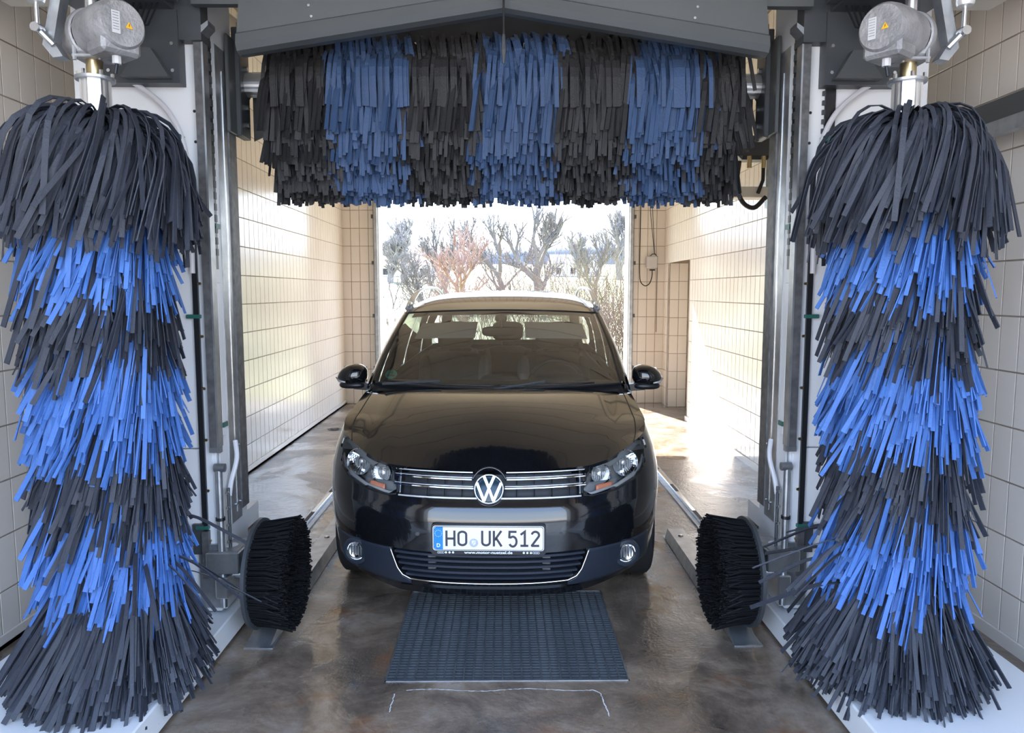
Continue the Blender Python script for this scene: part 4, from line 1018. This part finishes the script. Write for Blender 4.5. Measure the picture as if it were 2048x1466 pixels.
# upper grille
gl = B().grid([[Fp(u, w_, -.042) for w_ in (UGb, .70, .74, UGt)] for u in np.linspace(-.46, .46, 25)]).build('radiator_grille', 'mesh', car, smooth='all')
def bar_on(us, wf, off, hh, th, m, nm, parent):
    P = []
    for u in us:
        w_ = wf(u); a = Fp(u, w_+hh, off); b_ = Fp(u, w_-hh, off); c = Fp(u, w_-hh, off-th); d = Fp(u, w_+hh, off-th); P.append([a, b_, c, d, a])
    return B().grid(P).build(nm, m, parent, smooth=True)
for s in (-1, 1):
    us = [s*u for u in np.linspace(.075, .458, 18)]
    for wc in (.735, .697):
        bar_on(us, lambda u: wc + .012*(abs(u)-.08), .004, .0023, .012, 'chrome', 'chrome_strip', gl)
        bar_on(us, lambda u: wc + .015 + .012*(abs(u)-.08), -.016, .003, .02, 'blackp', 'slat', gl)
        bar_on(us, lambda u: wc + .009 + .012*(abs(u)-.08), .0, .0012, .006, 'satin', 'slat_edge', gl)
    bar_on([s*u for u in np.linspace(.055, .435, 16)], lambda u: .655, .004, .003, .01, 'satin', 'chrome_strip', gl)
    bar_on([s*u for u in np.linspace(.08, .455, 16)], lambda u: .766+.008*abs(u), .0, .002, .01, 'satin', 'slat_edge', gl)
    for k in range(4): 
        u = s*(.13+.085*k); B().tube([Fp(u, .665, -.02), Fp(u, .765, -.02)], .002, 4).build('grille_web', 'mesh', gl)
    patch([s*u for u in (.428, .436, .446)], lambda u: .772, lambda u: .657, -.008, 6, 'paint', 'grille_end', gl, .004)
# bonnet edge hump and badge
B().tube([Fp(.085*math.cos(a), .703+.085*math.sin(a), .004) for a in [R(20)+R(140)*i/14 for i in range(15)]], .005, 8).build('badge_surround', 'paint', car, smooth='all')
bd = thing('badge', '', '', (0,0,0)); 
del bd['label']; del bd['category']
bd.parent = car; bd.location = (0, .045, .703); bd.rotation_euler = (R(-24), 0, 0); bd.name = 'badge'
B().lathe([(0, .012), (.060, .012), (.073, .02), (.073, .05), (0, .05)], axis='Y', n=40).build('badge_disc', 'teal', bd, smooth=True)
r_ = .0665
B().lathe([(r_+.005*math.cos(a), .006+.007*math.sin(a)) for a in [2*PI*i/10 for i in range(10)]], axis='Y', n=48, close=True).build('badge_ring', 'chrome', bd, smooth='all')
def stroke2(b, pts, wd, y0, y1, sc_=1.0, cx=0, cz=0, round_=False):
    """flat strokes in the xz plane with mitred joints"""
    P = [Vector((p[0], p[1]))*sc_ for p in pts]; n = len(P); Lp = []; Rp = []
    for i in range(n):
        d0 = (P[i]-P[i-1]).normalized() if i else (P[1]-P[0]).normalized(); d1 = (P[i+1]-P[i]).normalized() if i < n-1 else d0
        n0 = Vector((-d0.y, d0.x)); n1 = Vector((-d1.y, d1.x)); mm = (n0+n1); mm = mm.normalized() if mm.length > 1e-5 else n0
        k = wd*.5/max(.35, mm.dot(n0)); Lp.append(P[i]+mm*k); Rp.append(P[i]-mm*k)
    V = []
    for i in range(n):
        for q, y in ((Lp[i], y0), (Rp[i], y0), (Rp[i], y1), (Lp[i], y1)): V.append((q.x+cx, y, q.y+cz))
    F = []
    for i in range(n-1):
        for j in range(4): F.append((i*4+j, i*4+(j+1)%4, i*4+4+(j+1)%4, i*4+4+j))
    F += [(3,2,1,0), ((n-1)*4, (n-1)*4+1, (n-1)*4+2, (n-1)*4+3)]
    b.add(V, F); return b
R0 = .0665
b = B(); stroke2(b, [(-.37,.90), (-.02,.10), (.02,.10), (.37,.90)], .0125, .0, .012, R0)
b.build('badge_letter_v', 'chrome', bd)
b = B(); stroke2(b, [(-.86,.42), (-.33,-.86)], .0125, .0, .012, R0); stroke2(b, [(-.33,-.86), (-.02,-.03), (.02,-.03), (.33,-.86)], .0115, .0, .012, R0); stroke2(b, [(.33,-.86), (.86,.42)], .0125, .0, .012, R0)
b.build('badge_letter_w', 'chrome', bd)

# number plate
pl = thing('number_plate', '', '', (0,0,0)); del pl['label']; del pl['category']
pl.parent = car; pl.location = (.0, -.012, .478)
fr = B(); 
def rrect(hx, hz, r_, n_=6):
    out = []
    for cx, cz, a0 in ((hx-r_, hz-r_, 0), (-hx+r_, hz-r_, 90), (-hx+r_, -hz+r_, 180), (hx-r_, -hz+r_, 270)):
        for k in range(n_+1): a = R(a0+90*k/n_); out.append((cx+r_*math.cos(a), cz+r_*math.sin(a)))
    return out
B().prism(rrect(.266, .0725, .016), 'Y', .0, .045).build('plate_holder', 'blackp', pl)
B().prism([(x, z+.007) for x, z in rrect(.2575, .0585, .012)], 'Y', -.002, .01).build('plate_rim', 'satin', pl)
B().prism([(x, z+.007) for x, z in rrect(.2545, .0555, .010)], 'Y', -.003, .01).build('plate_line', 'platek', pl)
B().prism([(x, z+.007) for x, z in rrect(.252, .053, .009)], 'Y', -.004, .01).build('plate_sheet', 'platew', pl)
bb = B().prism([(-.252+.009, -.046), (-.210, -.046), (-.210, .060), (-.252+.009, .060), (-.2515, .052), (-.2515, -.038)], 'Y', -.0046, .0).build('euro_band', 'plateb', pl)
b = B()
for k in range(12):
    a = 2*PI*k/12; cx, cz = -.231+.0155*math.cos(a), .030+.0155*math.sin(a)
    poly = [(cx+(.0024 if j % 2 == 0 else .001)*math.sin(PI*j/5), cz+(.0024 if j % 2 == 0 else .001)*math.cos(PI*j/5)) for j in range(10)]
    b.prism(poly, 'Y', -.0052, -.0044)
b.build('star_ring', 'yellow', bb)
def arc(cx, cz, rx, rz, a0, a1, n_=10): return [(cx+rx*math.cos(R(lerp(a0, a1, k/n_))), cz+rz*math.sin(R(lerp(a0, a1, k/n_)))) for k in range(n_+1)]
def xs(px): return (px-1002)/1615*.504+.0   # picture of the plate -> metres
H0, H1 = -.030, .044
def zz_(py): return .007 + (1112-py)/335*.106
b = B(); wd = .0102
def S(pts): stroke2(b, pts, wd, -.0056, -.0038)
x0, x1 = xs(382), xs(500); S([(x0, H0), (x0, H1)]); S([(x1, H0), (x1, H1)]); S([(x0, .006), (x1, .006)])
x0, x1 = xs(560), xs(675); cx = (x0+x1)/2; hr = (x1-x0)/2
S(arc(cx, H1-.019, hr, .014, 0, 180) + arc(cx, H0+.019, hr, .014, 180, 360) + [(x1, H1-.019)])
x0, x1 = xs(912), xs(1024); cx = (x0+x1)/2; hr = (x1-x0)/2
S([(x0, H1)] + arc(cx, H0+.019, hr, .014, 180, 360) + [(x1, H1)])
x0, x1 = xs(1085), xs(1195); S([(x0, H0), (x0, H1)]); S([(x1, H1), (x0+.004, .000)]); S([(x0+.010, .010), (x1+.001, H0)])
x0, x1 = xs(1310), xs(1420); cx = (x0+x1)/2; hr = (x1-x0)/2
S([(x1, H1-.004), (x0+.002, H1-.004), (x0+.001, .014)] + arc(cx, -.0065, hr, .0235, 125, -150, 18))
x0, x1 = xs(1480), xs(1585); cx = (x0+x1)/2
S([(x0, .026), (cx+.003, H1-.003), (cx+.003, H0)]); S([(x0-.001, H0+.004), (x1+.003, H0+.004)])
x0, x1 = xs(1645), xs(1752); cx = (x0+x1)/2; hr = (x1-x0)/2
S(arc(cx, H1-.019, hr, .016, 170, -25, 10) + [(x0+.001, H0+.006), (x0+.002, H0+.004), (x1+.001, H0+.004)])
b.build('plate_lettering', 'platek', pl)
sx_ = xs(786)
B().lathe([(0, -.0052), (.0205, -.005), (.0205, -.004), (0, -.004)], (sx_, 0, -.014), axis='Y', n=28).build('seal', 'seal', pl)
b = B(); b.prism([(sx_-.009, -.003), (sx_+.009, -.003), (sx_+.009, -.017), (sx_, -.026), (sx_-.009, -.017)], 'Y', -.0060, -.0052)
b.build('seal_crest', 'whitep', pl)
b = B(); stroke2(b, [(sx_-.006, -.020), (sx_+.006, -.006)], .003, -.0066, -.006); b.build('seal_bend', 'seal', pl)
def text(s, size, loc, m, parent, nm, sx=1., ext=.0004, rot=(PI/2, 0, 0), align='CENTER', bold=0.):
    cu = bpy.data.curves.new(nm, 'FONT'); cu.body = s; cu.size = size; cu.extrude = ext; cu.align_x = align; cu.align_y = 'CENTER'; cu.offset = bold
    tmp = bpy.data.objects.new(nm, cu); col.objects.link(tmp); dg = bpy.context.evaluated_depsgraph_get()
    me_ = bpy.data.meshes.new_from_object(tmp.evaluated_get(dg)); bpy.data.objects.remove(tmp)
    me_.name = nm; me_.materials.clear(); me_.materials.append(M[m])
    o = bpy.data.objects.new(nm, me_); col.objects.link(o); o.parent = parent; o.location = loc; o.rotation_euler = rot; o.scale = (sx, 1, 1); return o
text('D', .024, (-.231, -.0052, -.027), 'whitep', bb, 'country_letter', 1, bold=.0006)
text('www.motor-nuetzel.de', .0185, (0, -.0008, -.0615), 'whitep', pl, 'holder_lettering', 1.28, bold=.0004)
b = B()
for s in (-1, 1):
    for k in range(4):
        a0 = s*.232 - s*.0075*k
        b.lathe([(.0052, -.001), (.0040, -.001), (.0040, .0), (.0052, .0)], (a0, 0, -.0615), axis='Y', n=14, close=True)
    for k in range(3): b.lathe([(0, -.001), (.0052, -.0008), (.0052, 0)], (s*(.197-.0165*k), 0, -.0615), axis='Y', n=14)
b.build('holder_emblems', 'whitep', pl)

# lower grille, bumper insert, chrome line
lg = B().grid([[Fp(u, w_, -.045) for w_ in (.255, .30, .35, .408)] for u in np.linspace(-.47, .47, 25)]).build('lower_grille', 'mesh', car, smooth='all')
for k, wc in enumerate((.392, .366, .338, .310, .284)):
    um = interp(wc, [.262, .285, .33, .40], [.36, .40, .43, .455])
    bar_on(np.linspace(-um, um, 31), lambda u: wc, .0, .0055, .03, 'trimp', 'slat', lg)
B().grid([[Fp(u, w_, -.035) for w_ in (.27, .40)] for u in np.linspace(-.27, .27, 9)]).build('radiator_core', 'blackp', lg)
for s in (-1, 1):
    for wc in (.375, .345, .318): B().box(s*.27-.02, s*.27+.02, .045, .06, wc-.006, wc+.006, bev=.003).build('radiator_clip', 'chan', lg)
    for u in (.10, .20): B().tube([Fp(s*u, .27, -.03), Fp(s*u, .40, -.03)], .0025, 4).build('grille_web', 'mesh', lg)
pts = [(-.468, .405), (-.452, .36), (-.435, .315), (-.41, .283), (-.37, .266), (-.2, .262), (0, .260)]
pts = pts + [(-a, c) for a, c in reversed(pts[:-1])]
dn = []
for (a, c), (a2, c2) in zip(pts, pts[1:]):
    for k in range(4): dn.append((lerp(a, a2, k/4), lerp(c, c2, k/4)))
dn.append(pts[-1])
B().tube([Fp(a, c, .008) for a, c in dn], .0034, 8).build('chrome_trim', 'chrome', car, smooth='all')
for s in (-1, 1):
    pf = patch([s*u for u in [.37,.39,.41,.43,.45,.463,.469]+list(np.linspace(.48, .795, 20))], lambda u: interp(u, [.37,.41,.44,.465,.469], [.254,.270,.315,.396,.410]), lambda u: interp(u, [.37,.462,.8], [.240,.236,.27]), .003, 10, 'trimp', 'bumper_insert')
    # fog lamp
    fo = Fp(s*.655, .350, .012); n_ = (Fp(s*.655, .350, .022)-fo).normalized()*0.35 + Vector((0, -.7, 0)); n_.normalize()
    Rq = n_.to_track_quat('Z', 'Y').to_matrix()
    def lat2(prof, nm, m, par, n__=32, sm=True):
        b = B().lathe(prof, n=n__); b.v = [tuple(Rq @ Vector(p) + fo) for p in b.v]; return b.build(nm, m, par, smooth=sm)
    fg = lat2([(.070, .002), (.066, .014), (.052, .016), (.047, .010), (.044, -.004)], 'fog_lamp', 'trimp', car)
    lat2([(.046, .008), (.042, .004), (.030, -.002), (.012, -.004), (0, -.004)], 'fog_reflector', 'refl', fg)
    b = B()
    for k in range(5): b.obox((lerp(-.026, .026, k/4), 0, .003), (.002, .024, .004), 0)
    b.v = [tuple(Rq @ Vector(p) + fo) for p in b.v]; b.build('fog_ribs', 'lampg', fg)
    lat2([(0, .014), (.02, .0135), (.038, .011), (.047, .008)], 'fog_lens', 'lens', fg)
    # parking sensor
    B().lathe([(0, -.003), (.010, -.003), (.011, 0)], tuple(Fp(s*.335, .49, 0)), axis='Y', n=16).build('parking_sensor', 'paint', car, smooth=True)
# front lip line
bar_on(np.linspace(-.42, .42, 31), lambda u: .228, .010, .005, .02, 'paint', 'front_lip', car)
# shut line between bumper and bonnet / lamps
for s in (-1, 1):
    B().tube([Fp(s*u, HLb(u)-.004, .002) for u in np.linspace(.446, .765, 16)], .004, 6).build('lamp_gap', 'mesh', car, smooth='all')
    B().tube([hoodpt(s*.938, j/24) + Vector((0, 0, .0)) for j in range(25)], .003, 6).build('hood_gap', 'mesh', car, smooth='all')

# headlights
for s in (-1, 1):
    us = [s*u for u in [.448,.455,.464,.472,.481] + list(np.linspace(.495, .765, 20)) + [.772,.779]]
    hd = patch(us, lambda u: HLt(u)-.0, HLb, -.068, 8, 'lampg', 'headlight', car, .003)
    patch(us, lambda u: HLt(u)-.001, lambda u: HLb(u)+.001, .003, 10, 'lens', 'headlight_lens', hd, 0, bulge=.004)
    # walls of the housing
    wb2 = B().grid([[Fp(u, HLt(abs(u)), .001), Fp(u, HLt(abs(u))-.004, -.07)] for u in us]).grid([[Fp(u, HLb(abs(u)), .001), Fp(u, HLb(abs(u))+.004, -.07)] for u in us])
    wb2.grid([[Fp(us[-1], w_, .001), Fp(us[-1]-s*.01, w_, -.07)] for w_ in np.linspace(HLb(.779), HLt(.779), 4)]).grid([[Fp(us[0], w_, .001), Fp(us[0]+s*.01, w_, -.07)] for w_ in np.linspace(HLb(.448), HLt(.448), 4)])
    wb2.build('lamp_wall', 'lampg', hd, smooth='all')
    patch([s*u for u in np.linspace(.515, .772, 16)], lambda u: HLt(u)-.003, lambda u: HLt(u)-interp(u, [.515,.6,.7,.772], [.012,.034,.040,.02]), -.012, 4, 'lampg', 'lamp_lid', hd, .006)
    patch([s*u for u in list(np.linspace(.455, .776, 22))], lambda u: min(HLb(u)+interp(u, [.455,.55,.7,.776], [.010,.018,.024,.03]), HLt(u)), lambda u: HLb(u)+.003, -.010, 3, 'lampl', 'lamp_bezel', hd, .006)
    patch([s*u for u in np.linspace(.515, .60, 8)], lambda u: HLb(u)+.038, lambda u: HLb(u)+.014, -.014, 3, 'amber', 'turn_signal', hd, .006)
    patch([s*u for u in np.linspace(.452, .640, 12)], lambda u: min(.715 if u > .48 else .70, HLt(u)), lambda u: HLb(u)+.008, -.030, 4, 'lampg', 'inner_bezel', hd, .004)
    for (uc, wc, rr_) in ((.682, .776, .064), (.547, .745, .047)):
        c0 = Fp(s*uc, wc, -.030); nn = ((Fp(s*uc, wc, .01)-Fp(s*uc, wc, 0)).normalized()*.45 + Vector((0, -.75, -.05))).normalized()
        Rq = nn.to_track_quat('Z', 'Y').to_matrix()
        def lat3(prof, nm, m, par, n__=40, sm=True, rib=0):
            b = B().lathe(prof, n=n__)
            if rib: b.v = [(p[0]*(1+rib*(-1)**int((math.atan2(p[1], p[0])+PI)/(2*PI)*n__+.5)), p[1]*(1+rib*(-1)**int((math.atan2(p[1], p[0])+PI)/(2*PI)*n__+.5)), p[2]) for p in b.v]
            b.v = [tuple(Rq @ Vector(p) + c0) for p in b.v]; return b.build(nm, m, par, smooth=sm)
        prof = [(rr_*q, -.055*(1-q**1.6)) for q in (.16, .3, .45, .6, .75, .88, 1.0)] + [(rr_, .012)]
        bw = lat3(prof, 'reflector_bowl', 'refl', hd, 30, False)
        lat3([(rr_-.002, .010), (rr_+.002, .016), (rr_+.005, .012), (rr_+.005, .0)], 'bowl_rim', 'chrome', bw)
        lat3([(0, -.006), (.010, -.008), (.013, -.016), (.013, -.030), (.010, -.05)], 'bulb_cap', 'satin', bw)
        b = B()
        for k in range(7):
            a = lerp(-.62, .62, k/6); b.obox((rr_*a, -rr_*.25, -.034), (rr_*.025, rr_*.42, .008), 0)
        b.v = [tuple(Rq @ Vector(p) + c0) for p in b.v]; b.build('reflector_facets', 'lampl', bw)

# mirrors
for s in (-1, 1):
    mc = Vector((s*.918, 1.26, 1.098))
    V = B(); V.sell(mc, (.094, .085, .070), .95, .95, 28, 18)
    V.v = [(x, y + .05*abs(x-mc.x)*0, (z if z > mc.z-.03 else mc.z-.03+(z-mc.z+.03)*.85) + s*(mc.x-x)*.18*(1 if z > mc.z else .0)) for x, y, z in V.v]
    mh = V.build('door_mirror', 'paint', car, smooth='all')
    B().sell(mc + Vector((s*-.005, .0, -.058)), (.086, .068, .024), .7, .75, 24, 10).build('mirror_lower_shell', 'blackp', mh, smooth='all')
    B().tube([mc + Vector((s*.096, -.028, -.010)), mc + Vector((s*.07, -.058, -.030)), mc + Vector((s*.03, -.070, -.036))], [.004, .008, .005], 8).build('indicator_strip', 'lampl', mh, smooth='all')
    B().prism([(s*.775, 1.005), (s*.775, 1.045), (s*.87, 1.06), (s*.93, 1.045), (s*.90, 1.015)], 'Y', 1.22, 1.28).build('mirror_arm', 'blackp', mh)
    B().box(*sorted((mc.x-.075, mc.x+.075)), mc.y+.072, mc.y+.078, mc.z-.05, mc.z+.05, bev=.003).build('mirror_glass', 'chrome', mh)

# wheels
for s in (-1, 1):
    for vw in (.89, 3.57):
        b = B().lathe([(.20, -.09), (.30, -.10), (.316, -.085), (.318, -.04), (.318, .04), (.316, .085), (.30, .10), (.20, .09)], (s*.77, vw, .318), axis='X', n=40, close=True)
        tyre = b.build('tyre', 'tyre', car, smooth=True)
        b = B().lathe([(.205, .085), (.19, .06), (.185, 0), (.19, -.085), (.205, -.09)], (s*.77, vw, .318), axis='X', n=32); 
        rim = b.build('wheel_rim', 'satin', tyre, smooth=True)
        for k in range(5):
            a = 2*PI*k/5; d = Vector((0, math.cos(a), math.sin(a)))
            B().tube([Vector((s*.835, vw, .318)) + d*.03, Vector((s*.845, vw, .318)) + d*.19], [.032, .020], 6, flat=.5).build('wheel_spoke', 'satin', tyre)
        for k in range(24):
            a = 2*PI*k/24
        B().cyl((s*.80, vw, .318), (s*.85, vw, .318), .035, 16).build('hub_cap', 'satin', tyre)

# interior
B().grid([[(x, 1.16+.25*(1-(x/.72)**2)*0+y_, z_) for y_, z_ in ((-.16, 1.035), (.0, 1.055), (.22, 1.06), (.30, .98), (.32, .70))] for x in np.linspace(-.72, .72, 9)]).build('dashboard', 'dash', car, smooth='all')
B().sell((.38, 1.40, 1.045), (.20, .13, .055), .7, .7).build('instrument_hood', 'dash', car, smooth='all')
B().sell((0, 1.42, 1.035), (.13, .12, .05), .6, .6).build('centre_vents', 'dash', car, smooth='all')
B().box(-.72, .72, 1.3, 4.1, .34, .40).build('cabin_floor', 'dash', car)
for s in (-1, 1): B().box(*sorted((s*.74, s*.765)), 1.2, 4.15, .36, 1.03, bev=.008).build('door_lining', 'seat', car)
B().box(-.74, .74, 4.10, 4.16, .36, 1.03).build('tailgate_lining', 'seat', car)
st = B().lathe([(.185+.014*math.cos(a), .014*math.sin(a)) for a in [2*PI*i/8 for i in range(8)]], axis='Y', n=40, close=True)
sw = st.build('steering_wheel', 'blackp', car, smooth='all'); sw.location = (.37, 1.62, .985); sw.rotation_euler = (R(-25), 0, 0)
B().sell((0, 0, 0), (.06, .03, .05), .7, .7).build('wheel_hub', 'blackp', sw, smooth='all')
for a in (0, 180, 270): B().obox((.11*math.cos(R(a)), 0, .11*math.sin(R(a))), (.07 if a != 270 else .018, .008, .018 if a != 270 else .07), 0).build('wheel_spoke', 'blackp', sw)
def seat(x, y, w_=.26, hh=.31, nm='front_seat'):
    t_ = B().sell((x, y, .86), (w_, .09, hh), .45, .45).build(nm, 'seat', car, smooth='all')
    for q in (-1, 1): B().sell((x+q*w_*.86, y-.05, .88), (.05, .08, hh*.85), .6, .6, 12, 10).build('seat_bolster', 'seatl', t_, smooth='all')
    B().sell((x, y-.26, .58), (w_, .28, .09), .5, .5).build('seat_cushion', 'seat', t_, smooth='all')
    hr_ = B().sell((x, y+.01, 1.275), (.135, .055, .085), .55, .55).build('head_restraint', 'seat', t_, smooth='all')
    for q in (-1, 1): B().cyl((x+q*.05, y+.01, 1.12), (x+q*.05, y+.01, 1.22), .006, 8).build('restraint_post', 'steel', hr_)
    return t_
seat(-.37, 2.25); seat(.37, 2.25)
for x in (-.47, 0, .47): seat(x, 3.15, .21, .29, 'rear_seat')
for s in (-1, 1):
    B().grid([[wspt(s*q, t_) + Vector((0, .05, -.045-.02*t_)) for t_ in (.68, .78, .88, .96)] for q in (.24, .4, .6, .84)]).build('sun_visor', 'visor', car, smooth='all')
B().grid([[roofpt(q, t_) - Vector((0, -.02, .05)) for t_ in [.02+.94*j/8 for j in range(9)]] for q in [-.94+.188*i for i in range(11)]]).build('headliner', 'headl', car, smooth='all')
mr = B().sell(tuple(wspt(0, .80) + Vector((-.01, .10, -.07))), (.115, .022, .034), .5, .5).build('rear_view_mirror', 'dash', car, smooth='all')
B().tube([wspt(0, .86) + Vector((0, .01, -.01)), wspt(0, .80) + Vector((0, .10, -.06))], .012, 8).build('mirror_stalk', 'dash', mr)
B().sell(tuple(wspt(0, .90) + Vector((0, .035, -.02))), (.04, .03, .025), .7, .7).build('sensor_pod', 'dash', mr, smooth='all')
# green emission sticker inside the screen
sc0 = wspt(-.90, .115) + Vector((0, .012, -.01)); ex = (wspt(-.85, .115)-wspt(-.95, .115)).normalized(); ez = (wspt(-.90, .16)-wspt(-.90, .07)).normalized(); en = ex.cross(ez).normalized()
Rs = Matrix((ex, ez, en)).transposed()
b = B().prism([(.042*math.cos(2*PI*k/10), .042*math.sin(2*PI*k/10)) for k in range(10)], 'Z', 0, .001); b.v = [tuple(Rs @ Vector(p) + sc0) for p in b.v]
stk = b.build('emission_sticker', 'sticker', car)
b = B().prism([(-.026, -.016), (.026, -.016), (.026, -.004), (-.026, -.004)], 'Z', .001, .0016); b.v = [tuple(Rs @ Vector(p) + sc0) for p in b.v]; b.build('sticker_field', 'platek', stk)
t4 = text('4', .04, (0,0,0), 'blackp', stk, 'sticker_number', 1, rot=(0,0,0))
t4.matrix_local = Matrix.Translation(sc0 + ez*.015 + en*.0018) @ Rs.to_4x4()
